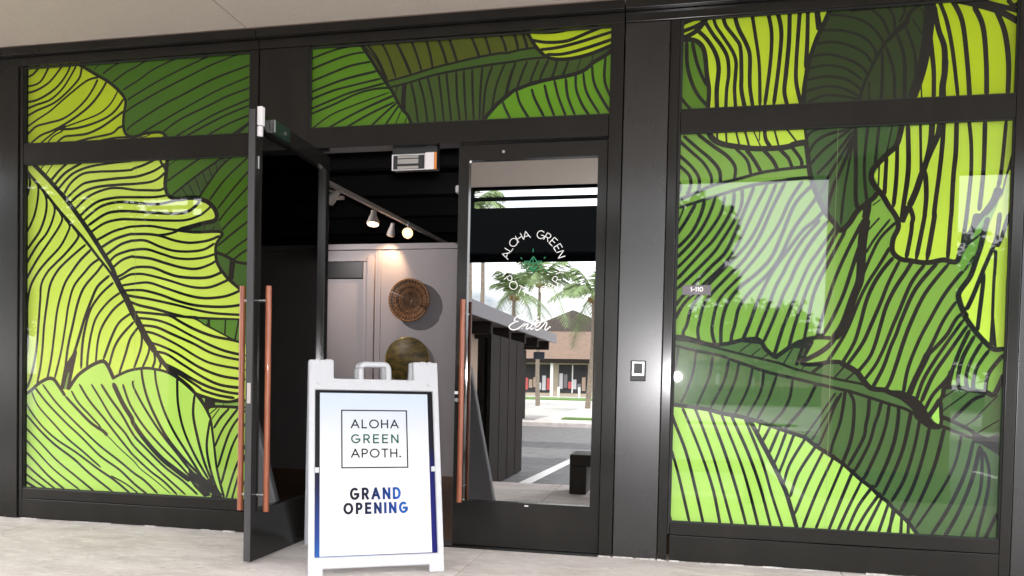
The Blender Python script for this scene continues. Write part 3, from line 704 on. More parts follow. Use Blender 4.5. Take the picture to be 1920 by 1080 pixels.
  (25.5,"1352 3222 1381 3083 1413 2989 1421 2896"),
  (31.8,"1421 2919 1421 2839 1413 2765 1415 2696"),
  (22.3,"1336 3069 1353 2947 1365 2842 1369 2698"),
  (15.9,"1299 2800 1308 2696"),
  (19.1,"1381 3237 1422 3126 1459 2951 1495 2692"),
  (23.9,"1444 3244 1501 3120 1535 2889 1554 2689"),
  (23.9,"1556 3201 1607 3084 1631 2884 1639 2695"),
  (23.9,"1669 3170 1717 3048 1743 2877 1745 2695"),
 ]),
],
'RL':[
 ('deepN',[
  ('P',"-45 1361 1794 1182 1790 233 -25 206"),
  (12.7,"-33 1335 78 1321 222 1287 337 1259 450 1232 581 1202 665 1171 748 1150 911 1113 1046 1087 1100 1066"),
  (15.9,"-32 1299 108 1268 224 1246 304 1221 424 1179 508 1151 583 1132 694 1108 804 1082 924 1056 994 1040 1128 998 1199 975 1279 951 1342 916"),
  ('0',"1197 1045 1260 1043 1339 1000 1377 962 1399 912 1460 858 1407 853 1358 894 1304 960 1251 1004 1198 1025"),
  (15.9,"1327 915 1401 856 1454 848 1477 856 1561 823 1631 797"),
  (19.1,"1464 916 1589 859 1648 820"),
  ('0',"1630 826 1654 826 1712 803 1769 830 1773 703 1679 763 1632 774"),
  (12.7,"425 1319 359 1266"),
  (12.7,"479 1287 427 1243"),
  (15.9,"528 1256 484 1226"),
  (15.9,"661 1295 604 1188"),
  (35.0,"721 1325 681 1189"),
  (12.7,"746 1207 709 1166"),
  (31.8,"833 1203 764 1144"),
  (19.1,"941 1182 895 1124"),
  (19.1,"996 1149 954 1108"),
  (12.7,"3 1288 -8 1183 -20 1082"),
  (12.7,"107 1262 94 1144 62 1036 27 952"),
  (14.6,"205 1234 192 1128 161 1038 117 931"),
  (14.6,"299 1218 274 1088 198 924"),
  (14.6,"357 1201 336 1089 267 911"),
  (14.6,"436 1176 411 1044 342 890"),
  (14.6,"500 1154 484 1028 410 877"),
  (14.6,"573 1129 530 989 469 864"),
  (14.6,"663 1105 651 1003 622 933 591 886 551 844"),
  (17.8,"799 1087 784 1058 742 965 647 838 629 815"),
  (11.5,"903 1035 852 951 784 842 739 774"),
  (11.5,"917 1016 874 929 828 844 776 747"),
  (14.6,"935 1036 895 941 866 848 819 723"),
  (15.9,"956 1054 953 1031 944 942 929 850 896 742 883 678"),
  (17.8,"967 1054 987 1023 1004 972 1004 852 990 745 953 630"),
  (17.8,"1085 1006 1083 917 1072 854 1060 773 983 610"),
  (17.8,"1151 987 1136 913 1119 856 1090 737 1019 580"),
  (17.8,"1193 972 1180 858 1143 720 1068 532"),
  (17.8,"1242 958 1244 910 1230 779 1192 641 1133 491"),
  (17.8,"1305 926 1307 912 1279 742 1240 611 1175 446"),
  (17.8,"1358 900 1333 731 1286 547 1221 413"),
  (17.8,"1410 853 1382 688 1335 510 1271 357"),
  (17.8,"1489 859 1449 658 1390 474 1315 298"),
  (14.0,"1577 817 1549 649 1478 485 1352 264"),
  (17.8,"1639 781 1603 600 1528 404 1436 230"),
  (19.1,"1674 757 1639 564 1576 374 1505 225"),
  (15.9,"1684 745 1687 540 1657 398 1590 227"),
  (15.9,"1695 726 1724 619 1718 478 1671 225"),
  (35.0,"1773 379 1715 228"),
  (15.9,"1532 1066 1477 1021"),
  (15.9,"1603 1054 1470 942"),
  (19.1,"1689 1040 1625 1008 1523 894"),
  (15.9,"1754 1039 1624 886"),
  (15.9,"1673 926 1589 859"),
  (15.9,"1766 903 1648 820"),
 ]),
 ('midM',[
  ('P',"-47 2591 600 2579 1802 2570 1798 1182 1775 1149 1753 1083 1729 1041 1699 1054 1628 1063 1557 1075 1506 1077 1486 1077 1467 1020 1399 915 1377 951 1339 995 1302 1022 1260 1040 1197 1046 1168 1059 1094 1068 1050 1110 1012 1160 957 1194 930 1213 860 1212 817 1203 735 1196 713 1218 767 1334 709 1331 645 1295 580 1245 567 1239 539 1256 504 1285 481 1325 447 1342 369 1333 301 1315 222 1305 164 1313 124 1324 31 1350 -45 1352"),
  (22.3,"-39 1351 31 1349 124 1324 164 1311 222 1304 301 1315 369 1334 447 1342 481 1325 504 1285 539 1253 567 1238 580 1248 645 1298 709 1336"),
  (22.3,"704 1333 785 1353 883 1349"),
  (22.3,"769 1340 713 1218 735 1196 817 1203 860 1212 930 1213"),
  (28.7,"924 1210 957 1191 1012 1157 1051 1107 1094 1065 1168 1056 1197 1042 1260 1038 1329 1000"),
  (28.7,"1302 1022 1361 967 1394 906"),
  (17.5,"-27 2285 -11 2249 -25 2196"),
  (17.5,"-29 2382 36 2318 49 2259 28 2195"),
  (17.5,"-28 2440 52 2364 97 2292 95 2216"),
  (17.5,"-31 2528 49 2452 120 2385 165 2308 169 2249"),
  (17.5,"-2 2551 83 2474 165 2401 213 2335 220 2265"),
  (19.1,"78 2559 174 2482 255 2421 302 2355 300 2280"),
  (15.9,"299 2465 369 2393 393 2306"),
  (20.7,"361 2457 408 2392 452 2316"),
  (19.1,"456 2453 513 2388 545 2324"),
  (19.1,"550 2450 590 2408 603 2391 624 2338"),
  (19.1,"612 2467 669 2388 677 2342"),
  (17.5,"-27 2168 96 2216 169 2249 304 2280 449 2316 548 2330 632 2338 714 2344"),
  (17.5,"-25 2121 115 2163 261 2206 395 2243 506 2259 580 2266 612 2273 726 2281"),
  (19.1,"15 2128 -20 2031"),
  (19.1,"81 2144 26 2042 -27 1960"),
  (19.1,"132 2160 111 2076 62 1973 -19 1883"),
  (19.1,"194 2176 152 2057 81 1938 -23 1821"),
  (17.5,"248 2189 220 2067 94 1885 -24 1756"),
  (19.1,"302 2205 287 2095 195 1936 123 1855 -23 1688"),
  (19.1,"345 2227 338 2105 236 1918 164 1819 -21 1632"),
  (19.1,"415 2242 366 2105 271 1871 183 1772 32 1608 -24 1531"),
  (19.1,"487 2246 411 2086 295 1835 129 1655 28 1549 -22 1454"),
  (19.1,"539 2253 488 2119 420 1961 350 1858 274 1777 146 1637 75 1526 48 1421 29 1380 32 1344"),
  (19.1,"589 2260 516 2101 449 1937 363 1800 286 1719 187 1608 143 1537 118 1422 114 1380 124 1319"),
  (19.1,"684 2262 616 2150 557 2010 462 1856 354 1718 256 1608 218 1538 197 1422 200 1364 217 1305"),
  (19.1,"739 2238 644 2127 576 1947 519 1815 433 1718 345 1643 280 1549 250 1423 250 1305"),
  (19.1,"789 2197 705 2079 638 1974 569 1815 500 1717 408 1619 348 1526 327 1423 311 1364 307 1312"),
  (19.1,"844 2138 766 2038 698 1979 621 1871 543 1757 501 1677 449 1555 411 1435 374 1333"),
  (19.1,"788 2034 699 1928 626 1803 595 1734 552 1648 521 1555 475 1424 447 1339"),
  (19.1,"831 2028 743 1910 666 1768 630 1676 599 1613 540 1442 492 1322"),
  (19.1,"875 1993 845 1948 783 1852 731 1767 670 1613 610 1440 600 1413 553 1239"),
  (19.1,"887 1976 811 1812 755 1704 715 1595 665 1423 634 1286"),
  (19.1,"929 1975 854 1817 798 1698 759 1584 733 1423 719 1334"),
  (19.1,"1018 2024 939 1850 884 1709 850 1595 804 1424 793 1351"),
  (19.1,"1014 1906 988 1821 954 1697 920 1584 853 1424 807 1352"),
  (41.4,"1036 2040 1021 1922 1017 1810 1013 1685 984 1595 931 1425 883 1347"),
  (25.5,"893 1358 862 1312 815 1271 767 1242 718 1215"),
  (17.5,"1170 1875 1111 1764 1056 1668 1012 1567 963 1425 916 1324 849 1209"),
  (17.5,"1197 2014 1116 1926 1067 1820 1023 1702"),
  (12.7,"1165 2032 1085 1921 1040 1838"),
  (19.1,"1107 2039 1049 1970"),
  (19.1,"1188 1813 1133 1741 1083 1651 1049 1555 1021 1425 991 1319 930 1202"),
  (19.1,"1222 1796 1166 1668 1128 1555 1080 1425 1038 1320 957 1191"),
  (19.1,"1286 1787 1257 1731 1204 1640 1160 1538 1132 1426 1107 1321 1078 1241 1017 1155"),
  (19.1,"1354 1772 1285 1664 1219 1482 1198 1426 1155 1298 1111 1196 1051 1107"),
  (19.1,"1423 1785 1312 1636 1245 1468 1218 1380 1189 1301 1154 1186 1100 1066"),
  (19.1,"1481 1779 1364 1613 1297 1457 1256 1330 1228 1223 1195 1109 1168 1053"),
  (19.1,"1616 1816 1549 1729 1462 1602 1390 1457 1338 1342 1286 1184 1265 1038"),
  (17.5,"1524 1563 1462 1458 1411 1332 1368 1236"),
  (19.1,"1557 1497 1523 1458 1476 1366 1382 1253"),
  (31.8,"1387 1270 1363 1208 1325 1118 1294 1027"),
  (19.1,"1567 1463 1478 1321 1400 1186 1362 1102 1334 1000"),
  (19.1,"1588 1430 1499 1283 1417 1142 1360 990"),
  (19.1,"1599 1405 1550 1283 1513 1166 1475 1104 1421 1036 1380 945"),
  (28.7,"1513 1177 1500 1110 1491 1077"),
  (19.1,"1625 1373 1571 1256 1549 1156 1551 1075"),
  (19.1,"1662 1334 1608 1223 1588 1134 1600 1065"),
  (19.1,"1701 1293 1644 1196 1627 1113 1629 1063"),
  (19.1,"1776 1270 1710 1175 1692 1109 1691 1054"),
  (22.3,"1477 1026 1481 1076 1557 1078 1628 1064 1699 1054 1729 1041 1753 1083 1780 1160"),
  (19.1,"1480 1104 1467 1020 1399 912"),
 ]),
 ('tip',[
  ('P',"1456 975 1420 913 1420 902 1435 880 1459 868 1466 891 1466 920 1465 931"),
  (25.5,"1462 1015 1424 946 1394 906"),
  (19.1,"1463 998 1468 914 1470 891 1460 858 1424 876"),
 ]),
 ('deepQ',[
  ('P',"677 2581 972 2579 1204 2574 1205 2540 1178 2436 1132 2399 1118 2360 1082 2339 1057 2295 1053 2251 1081 2194 1077 2166 1031 2122 985 2079 945 2003 898 1967 859 2016 819 2082 762 2186 726 2284 700 2427"),
  (12.7,"700 2512 719 2539 761 2557 820 2563"),
  (15.9,"711 2418 747 2482 816 2524 949 2552"),
  (15.9,"724 2355 802 2445 943 2552"),
  (15.9,"759 2294 847 2393 949 2535"),
  (15.9,"784 2180 834 2297 890 2397 953 2512"),
  (17.5,"819 2082 852 2217 902 2346 957 2501"),
  (12.7,"899 2007 916 2221 953 2484"),
  (22.3,"960 2568 971 2332 978 2135 1003 2089"),
  (15.9,"1028 2565 1016 2330 1037 2128"),
  (15.9,"1089 2568 1079 2440 1074 2334"),
  (15.9,"1160 2565 1132 2404"),
  (25.5,"680 2575 706 2415 726 2289 768 2169 819 2071 870 2010 898 1970 944 2008 985 2076 1031 2120 1077 2158 1087 2185"),
  (38.2,"1039 2133 1038 2077 1031 2035"),
  (12.7,"1109 2143 1068 2110"),
 ]),
 ('limeU',[
  ('P',"143 2576 595 2579 677 2581 691 2481 603 2465 500 2457 389 2473 299 2489 207 2515 161 2546"),
  (30.3,"141 2571 173 2523 231 2491 333 2470 417 2458 528 2456 603 2463 628 2474 696 2485"),
  (20.7,"192 2574 196 2513"),
  (20.7,"243 2575 249 2502"),
  (22.3,"298 2575 324 2476"),
  (22.3,"349 2573 380 2468"),
  (15.9,"396 2571 444 2468"),
  (12.7,"436 2569 435 2503"),
  (19.1,"462 2574 471 2510 500 2463"),
  (19.1,"515 2571 547 2461"),
  (20.7,"579 2574 650 2480"),
 ]),
 ('limeS',[
  ('P',"1205 2546 1178 2430 1138 2393 1103 2344 1071 2278 1096 2227 1124 2176 1141 2131 1174 2091 1212 2029 1208 1981 1184 1920 1181 1858 1229 1802 1260 1798 1307 1795 1384 1786 1450 1796 1506 1790 1530 1834 1563 1905 1616 1981 1654 2040 1725 2118 1809 2278 1802 2575"),
  (22.3,"1239 2569 1250 2352 1246 2241 1234 2131 1224 2031"),
  (14.3,"1304 2571 1312 2405 1316 2283"),
  (12.7,"1312 2416 1325 2300"),
  (28.7,"1366 2593 1362 2458 1340 2338 1317 2267 1294 2184 1261 2097"),
  (12.7,"1402 2589 1389 2496 1362 2442"),
  (22.3,"1424 2577 1423 2456 1413 2291 1398 2126 1393 2055 1394 2029 1364 1794"),
  (25.5,"1412 2594 1401 2501 1368 2414 1340 2338"),
  (20.7,"1491 2573 1493 2398 1485 2261 1482 2053 1480 2033 1471 1793"),
  (19.1,"1554 2570 1569 2450 1575 2286 1566 2122 1561 2051 1557 2004 1544 1872"),
  (22.3,"1636 2575 1638 2338 1633 2202 1623 2066"),
  (41.4,"1618 2052 1601 1970 1561 1894 1535 1834"),
  (19.1,"1743 2572 1729 2308 1715 2194"),
  (35.0,"1718 2194 1696 2119 1653 2054 1619 2017"),
  (19.1,"1794 2414 1764 2279 1739 2145 1729 2020"),
  (22.3,"1318 2311 1340 2272 1349 2155 1344 2056 1343 2036 1307 1797"),
  (22.3,"1260 2108 1283 2040 1279 2004 1276 1948 1255 1804"),
  (31.8,"1260 2102 1236 2047 1222 2011"),
  (19.1,"1797 2181 1758 2024"),
  (20.7,"1133 2388 1131 2271 1128 2165"),
  (17.5,"1096 2344 1095 2221"),
  (20.7,"1187 2475 1189 2269 1178 2096"),
  (27.1,"1208 2568 1204 2529 1183 2447 1138 2399 1092 2350 1062 2312 1055 2267 1075 2222 1119 2165 1152 2108 1196 2040 1208 1981 1184 1920 1180 1858 1198 1824 1235 1800 1271 1795 1333 1783 1384 1783 1450 1796 1496 1784 1522 1790 1535 1834 1559 1888"),
 ]),
 ('midT',[
  ('P',"1616 1981 1658 2045 1664 2018 1647 1947 1630 1849 1588 1767 1559 1729 1533 1745 1546 1822 1584 1888"),
  (22.3,"1574 1883 1647 1947"),
  (19.1,"1606 1816 1559 1734"),
 ]),
 ('limeT',[
  ('P',"1811 2332 1821 2047 1793 1885 1771 1667 1773 1459 1775 1314 1745 1308 1730 1313 1729 1330 1699 1335 1647 1389 1616 1422 1583 1488 1588 1486 1566 1530 1548 1596 1562 1646 1619 1745 1659 1887 1680 1996 1698 2050 1739 2155 1764 2279"),
  (22.3,"1728 2055 1717 1924 1695 1848 1654 1733 1609 1596 1576 1514"),
  (19.1,"1777 2053 1738 1907 1719 1864"),
  (15.9,"1714 1848 1715 1777 1711 1667 1711 1453"),
  (12.7,"1705 1864 1720 1711"),
  (20.7,"1655 1722 1657 1668 1641 1453 1637 1400"),
  ('0',"1704 1489 1718 1489 1739 1305 1699 1329"),
  (19.1,"1710 1503 1710 1467"),
  (25.5,"1669 2029 1652 1952 1635 1860 1617 1794 1590 1701 1542 1624 1534 1585 1556 1519 1578 1480 1568 1483 1627 1395 1695 1318 1730 1295 1775 1300"),
 ]),
 ('limeP',[
  ('P',"-34 932 31 922 100 924 193 909 256 893 348 881 416 863 506 848 593 814 673 785 734 768 795 726 886 666 941 630 996 576 1050 534 1098 505 1152 445 1200 410 1248 356 1231 368 1268 344 1311 307 1368 220 611 211 -32 206"),
  (20.7,"-34 941 88 930 193 915 268 896 347 884 421 869 517 842 593 817 672 791 740 768 795 726 880 672 953 624 1008 576 1056 534 1110 493 1152 451 1206 410 1248 356 1243 369 1311 307 1374 226"),
  (15.9,"-24 285 -3 214"),
  (15.9,"-21 879 -10 840 66 652 129 425 180 218"),
  (15.9,"-25 675 25 512 100 217"),
  (15.9,"36 922 73 843 162 630 231 430 278 217"),
  (15.9,"109 924 143 845 225 632 294 407 350 215"),
  (15.9,"193 912 219 847 294 655 369 431 431 216"),
  (15.9,"262 899 282 849 383 606 437 441 499 217"),
  (15.9,"325 883 338 851 424 666 498 469 570 218"),
  (15.9,"399 874 407 853 506 618 567 421 637 219"),
  (22.3,"416 869 431 854 503 727 561 620 629 482 660 400 717 217"),
  (12.7,"496 868 490 843 477 784"),
  (14.6,"560 856 549 832 503 734"),
  (14.6,"604 832 595 808 539 658"),
  (14.6,"638 802 630 777 597 673 571 602"),
  (14.6,"684 797 676 772 629 630 597 538"),
  (14.6,"749 775 737 752 660 605 630 489"),
  (15.9,"811 736 798 713 710 556 669 414"),
  (15.9,"851 707 841 683 766 508 696 312"),
  (15.9,"906 671 896 647 815 447 741 225"),
  (15.9,"959 635 950 611 871 392 813 223"),
  (15.9,"1014 595 1005 570 942 390 885 221"),
  (15.9,"1069 552 1059 528 991 367 936 224"),
  (15.9,"1124 508 1110 486 1043 376 986 224"),
  (15.9,"1162 466 1149 444 1086 340 1030 224"),
  (15.9,"1172 438 1162 414 1083 227"),
  (15.9,"1210 416 1203 391 1156 225"),
  (15.9,"1245 380 1239 355 1206 222"),
  (15.9,"1234 388 1231 362 1212 203"),
  (15.9,"1281 351 1280 325 1277 214"),
  (15.9,"1316 327 1316 301 1317 213"),
 ]),
],
}
def window(code, x0, x1, z0, z1, seams=()):
    e = .010; cx0, cx1, cz0, cz1 = x0+e*0, x1, z0, z1
    pane = MB().box(x0-.012, x1+.012, .022, .028, z0-.012, z1+.012).build('window', M['win_glass'], shop)
    MB().box(x0-.012, x1+.012, .046, .052, z0-.012, z1+.012).build('film_backing', M['ink'], pane)
    mb = MB(); g = .006     # black seal round the pane
    for a in ((x0-.003, x0+g, z0, z1), (x1-g, x1+.003, z0, z1), (x0+g, x1-g, z0-.003, z0+g), (x0+g, x1-g, z1-g, z1+.003)): mb.box(a[0], a[1], .008, .0215, a[2], a[3])
    mb.build('gasket', M['gasket'], pane)
    y = .0455; last = ''
    for colr, items in MURAL[code]:
        mats = [FILM[colr], M['ink']]; mb = MB()
        for k, s in items:
            v = [int(t)/1000 for t in s.split()]; p = list(zip(v[0::2], v[1::2]))
            typ = 'F' if isinstance(k, str) else 'S'
            if typ == 'F' or last != 'S': y -= .00005
            if typ == 'S' and last == 'S': y -= .000004
            last = typ
            if k == 'P': mb.cur = 0; polys = [p]
            elif isinstance(k, str):
                polys = [p]
                if k == '0': mb.cur = 1
                else:
                    if FILM[k] not in mats: mats.append(FILM[k])
                    mb.cur = mats.index(FILM[k])
            else:
                mb.cur = 1; w = k/1000*(1.3 if code == 'LL' else 1.2 if code == 'LT' else 1.13)*random.uniform(.95, 1.05); ph = random.uniform(0, 6)
                sp = spline(p, 5); ln = sum(math.dist(sp[i], sp[i+1]) for i in range(len(sp)-1))
                polys = ribbon(sp, lambda t: w*(1+.06*math.sin(ph+5*t))*min(1, .5+min(t, 1-t)*ln/.018))
            for q in polys:
                q = clip(q, x0-.01, x1+.01, z0-.01, z1+.01)
                if len(q) < 3: continue
                ar = sum(q[i-1][0]*q[i][1]-q[i][0]*q[i-1][1] for i in range(len(q)))
                if ar < 0: q = q[::-1]
                mb.add([(a, y, b) for a, b in q], [tuple(range(len(q)))])
        mb.build('printed_leaf', mats, pane)
    for sx in seams:
        MB().box(sx, sx+.0013, y-.0003, y-.0001, z0, z1).build('film_seam', M['seam'], pane)
    return pane
M['seam'] = mat('film_overlap_edge', (.22, .33, .10), .4)
window('LT', -4.602, -2.835, 2.677, 3.214)
window('LL', -4.602, -2.835, .219, 2.533, (-3.72,))
window('CT', -2.403, -.430, 2.688, 3.214)
window('RT', -.021, 1.772, 2.692, 3.222)
window('RL', -.021, 1.772, .237, 2.557, (.868,))

# ------------------------------------------------------------------ doors
def door(side):
    """leaf in its own frame: x from the hinge (0) to the lock edge (.926), y depth, z up"""
    W_ = .934
    us = [0, .058, W_-.066, W_]; vs = [.012, .298, 2.446, 2.540]
    bm = grid_solid(us, vs, [(i, j) for i in range(3) for j in range(3) if not (i == 1 and j == 1)], lambda u, v, w: (u, w, v), 0, .046)
    leaf = bm_obj(bm, 'door', B, shop, .002)
    MB().box(.050, W_-.058, .016, .022, .290, 2.454).build('door_glass', M['door_glass'], leaf)
    mb = MB()
    for yy in (-.004, .0465):
        for a in ((.046, .0575, .286, 2.458), (W_-.0655, W_-.054, .286, 2.458)): mb.box(a[0], a[1], yy, yy+.0035, a[2], a[3])
        for a in ((.0575, W_-.0655, .286, .2975), (.0575, W_-.0655, 2.4465, 2.458)): mb.box(a[0], a[1], yy, yy+.0035, a[2], a[3])
    mb.build('glazing_bead', B, leaf)
    MB().box(W_+.0002, W_+.002, .004, .042, .014, 2.538).build('edge_strip', M['edge'], leaf)
    hx = W_-.058
    for s, y0 in ((-1, 0), (1, .046)):
        yy = y0+s*.058
        MB().tube([(hx, yy, .292), (hx, yy, 1.567)], .0165, 16).build('handle_bar', M['wood'], leaf)
        for z in (.385, 1.485): MB().tube([(hx, y0, z), (hx, yy, z)], .0085, 10).build('handle_post', M['steel'] if side == 'open' else M['bronze'], leaf)
    return leaf, W_
# right leaf, closed: hinge on the right, so it is turned about z
dr, DW = door('closed'); dr.location = (-.449, .066, 0); dr.rotation_euler = (0, 0, math.pi)
# left leaf, open square to the front: hinge at the left jamb
dl, _ = door('open'); dl.location = (-2.362, .135, 0); dl.rotation_euler = (0, 0, R(-90.3))
# hardware on the leaves
def onleaf(leaf, name, mtl, *b, bev=.002): return box(name, mtl, leaf, *b, bevel=bev)
W9 = .934
onleaf(dl, 'contact_sensor', M['white_box'], .893, .925, .0465, .078, 2.452, 2.556, bev=.004)
onleaf(dl, 'contact_sensor', M['white_box'], .899, .923, .0465, .072, 2.392, 2.448, bev=.004)
onleaf(dl, 'armature_plate', mat('dark_green_cover', (.012, .03, .02), .4), .60, .775, .0465, .076, 2.452, 2.528)
onleaf(dl, 'armature_end', M['steel'], .776, .786, .0465, .079, 2.455, 2.525)
MB().tube([(.66, .0765, 2.485), (.66, .082, 2.485)], .012, 12).build('screw', M['steel'], dl)
onleaf(dl, 'flush_bolt', M['steel'], W9+.002, W9+.005, .014, .034, .905, 1.02)
onleaf(dl, 'edge_bracket', M['steel'], .9, .912, .0465, .053, 2.215, 2.285)
MB().tube([(.905, .0465, 1.0), (.905, .052, 1.0)], .016, 14).build('lock_cylinder', M['bronze'], dl)
E_ = lambda X, Z: (-.449-X, .02255, Z)          # a point of the closed leaf's glass
Ef = lambda X, Z: (-.449-X, .0475, Z)
MB().tube([(-.449+1.369, .0462, .935), (-.449+1.369, .052, .935)], .013, 14).build('lock_cylinder', M['steel'], dr)
onleaf(dr, 'door_tag', M['white_box'], .912, .936, .0463, .0475, .972, .99, bev=0)
MB().tube([(-.449+1.097, .0462, 2.492), (-.449+1.097, .050, 2.492)], .009, 12).build('screw', M['steel'], dr)
onleaf(dr, 'door_tag', M['white_box'], .442, .466, .0463, .0475, .278, .288, bev=0)
# lettering on the glass: ring of words, leaf emblem, the word Enter
def ring(txt, a0, a1, flip):
    n = len(txt)
    for i, ch in enumerate(txt):
        if ch == ' ': continue
        polys = []
        a = R(a0+(a1-a0)*i/(n-1)); w, st = GL[ch]; h = .048
        c, s = math.cos(a), math.sin(a); ux, uy = (s, -c) if not flip else (-s, c); vx, vy = (c, s) if not flip else (-c, -s)
        cx, cz = -.9+.183*c, 1.800+.183*s
        for k in st:
            p = [(cx+ux*(q-w/2)*h+vx*(r-.5)*h, cz+uy*(q-w/2)*h+vy*(r-.5)*h) for q, r in k]; polys += ribbon(p, lambda t: .0048)
        sheet(polys, E_).build('ring_letter', M['etch'], dr)
ring('ALOHA GREEN', 163, 17, False); ring('APOTHECARY', 196, 342, True)
def px(pts): return [(-.9+(x-382)/4.909/312, 1.800-(y-357)/4.909/312) for x, y in pts]
for st in ([(385,290),(350,338),(338,365),(350,395),(385,425)], [(385,290),(418,338),(430,365),(418,395),(385,425)], [(345,338),(296,338),(298,375),(318,410),(350,424),(385,426),(425,424),(452,412),(468,385),(468,338),(424,338)],
           [(382,290),(382,450)], [(382,218),(382,250)], [(298,342),(345,378),(385,415)], [(466,342),(424,378),(385,415)], [(350,340),(384,372)], [(418,340),(384,372)], [(262,300),(277,318)], [(502,298),(488,314)], [(238,427),(264,427)], [(502,424),(526,424)]):
    sheet(ribbon(px(st), lambda t: .0050), E_).build('emblem_stroke', M['etch_green'], dr)
en = []
for st in ([(440,312),(482,270),(468,205),(395,190),(300,235),(248,310),(290,350),(365,355)], [(295,355),(175,420),(112,490),(150,552),(235,577),(335,550),(430,490),(530,400)], [(542,385),(492,470),(450,548)],
           [(455,530),(560,432),(628,425),(600,485),(580,540),(612,552),(675,508)], [(912,225),(820,330),(740,440),(690,528),(722,560),(790,520)], [(740,342),(830,340),(925,325)],
           [(800,525),(900,470),(958,410),(930,372),(870,402),(818,490),(832,560),(892,576),(980,512),(1055,425),(1102,352)], [(1102,352),(1128,395),(1120,450),(1085,540),(1112,572),(1172,530),(1232,480)]):
    en += ribbon(spline([(-.9+(945+x/13.65-997.8)/312, 1.800-(580+y/13.65-492.7)/312) for x, y in st], 6), lambda t: .0078)
sheet(en, E_).build('enter_lettering', M['etch'], dr)

# ------------------------------------------------------------------ ceiling over the walkway
sof = MB().box(-7.6, 4.6, -4.16, -.001, 3.372, 4.60).build('soffit', M['soffit']); tag(sof, kind='structure')
sx = [-7.6, -5.9, -2.834, .23, 3.3, 4.6]; sy = [-4.16, -2.1, -.046]
for i in range(5):
    for j in range(2):
        MB().box(sx[i]+.004, sx[i+1]-.004, sy[j]+.004, sy[j+1]-.004, 3.345, 3.371).build('soffit_panel', M['soffit'], sof, .003)
tag(box('canopy_edge', M['deck'], None, -7.6, 4.6, -4.24, -4.165, 3.32, 3.62), 'dark steel edge along the canopy over the walkway', 'canopy edge')

# ------------------------------------------------------------------ A-frame sign
ang = math.atan2(.342, .6462)
sg = empty('sandwich_board', (-1.554, -.822, 0), ang, 'white plastic sandwich board reading GRAND OPENING in front of the doorway', 'sandwich board')
SW, SL = .731, 1.208; th = math.atan2(.3390, 1.161); st_, ct_ = math.sin(th), math.cos(th)
def front(u, v, w): return Vector((SW*(u-.5), st_*SL*v-ct_*w, ct_*SL*v+st_*w))
def rear(u, v, w): return Vector((SW*(.5-u), .88-(st_*SL*v-ct_*w), ct_*SL*v+st_*w))
us = [0, .047, .106, .187, .37, .424, .574, .628, .803, .884, .953, 1]; vs = [0, .034, .086, .853, .908, .966, .998]
nU = len(us)-1; fill = []
for i in range(nU):
    for j in range(6):
        u, v = (us[i]+us[i+1])/2, (vs[j]+vs[j+1])/2; ok = False
        if j == 0: ok = u < .106 or u > .884
        elif j == 1 or j == 3: ok = True
        elif j == 2: ok = u < .047 or u > .953
        else: ok = u < .187 or u > .803
        if ok: fill.append((i, j))
for nm, fn in (('front_panel', front), ('rear_panel', rear)):
    pn = bm_obj(grid_solid(us, vs, fill, fn, -.018, .014), nm, M['plastic'], sg, .008)
    bd = bm_obj(grid_solid([.046, .954], [.085, .854], [(0, 0)], fn, -.012, -.004), 'backing_board', M['plastic'], pn)
    for u in (.062, .94):
        bm_obj(grid_solid([u-.016, u+.016], [.463, .487], [(0, 0)], fn, -.003, .016), 'clip', M['plastic'], pn, .003)
    for u0, u1 in ((.05, .08), (.12, .17), (.86, .90), (.92, .95)):
        bm_obj(grid_solid([u0, u1], [.978, .9995], [(0, 0)], fn, -.024, .0155), 'hinge_knuckle', M['plastic'], pn, .003)
    hp = [fn(u, v, -.002) for u, v in spline([(.392, .895), (.392, .94), (.394, .964), (.408, .979), (.44, .983), (.5, .983), (.56, .983), (.592, .979), (.606, .964), (.608, .94), (.608, .895)], 4)]
    MB().tube(hp, .0175, 12).build('carry_handle', M['plastic'], pn)
    for u in (.075, .925):
        MB().tube([fn(u, .885, .014), fn(u, .885, .02)], .011, 14).build('rivet', M['plastic'], pn)
def fq(name, mtl, u0, u1, v0, v1, w):
    b = MB(); b.add([front(u0, v0, w), front(u1, v0, w), front(u1, v1, w), front(u0, v1, w)], [(0, 1, 2, 3)]); return b.build(name, mtl, sg)
bandL = ramp_mat('print_band_left', 2, [(0, (.006, .07, .26)), (.12, (.005, .03, .17)), (.42, (.004, .004, .03)), (.55, (.003, .003, .004))])
bandR = ramp_mat('print_band_right', 2, [(0, (.002, .003, .10)), (.5, (.002, .003, .08)), (.66, (.003, .003, .01)), (1, (.003, .003, .004))])
fq('poster_border', bandL, .047, .5, .087, .853, -.0035); fq('poster_border', bandR, .5, .953, .087, .853, -.0035)
paper = ramp_mat('poster_paper', 2, [(0, (.53, .53, .53)), (.62, (.53, .53, .53)), (.95, (.42, .475, .54))])
fq('poster', paper, .083, .913, .090, .840, -.0028)
bl = M['sign_text']
S2 = lambda w: (lambda x, y: front(x/SW, y/SL, w))
fr_ = []
u0, u1, v0, v1 = .246*SW, .744*SW, .486*SL, .757*SL; lw = .0068
for a in ([(u0, v0), (u1, v0)], [(u1, v0), (u1, v1)], [(u1, v1), (u0, v1)], [(u0, v1), (u0, v0)]):
    (ax, ay), (bx, by) = a; l = math.hypot(bx-ax, by-ay); ex, ey = (bx-ax)/l*lw/2, (by-ay)/l*lw/2
    fr_ += ribbon([(ax-ex, ay-ey), (bx-ex, by-ey)], lambda t: lw)
sheet(fr_, S2(-.0022)).build('logo_frame', bl, sg)
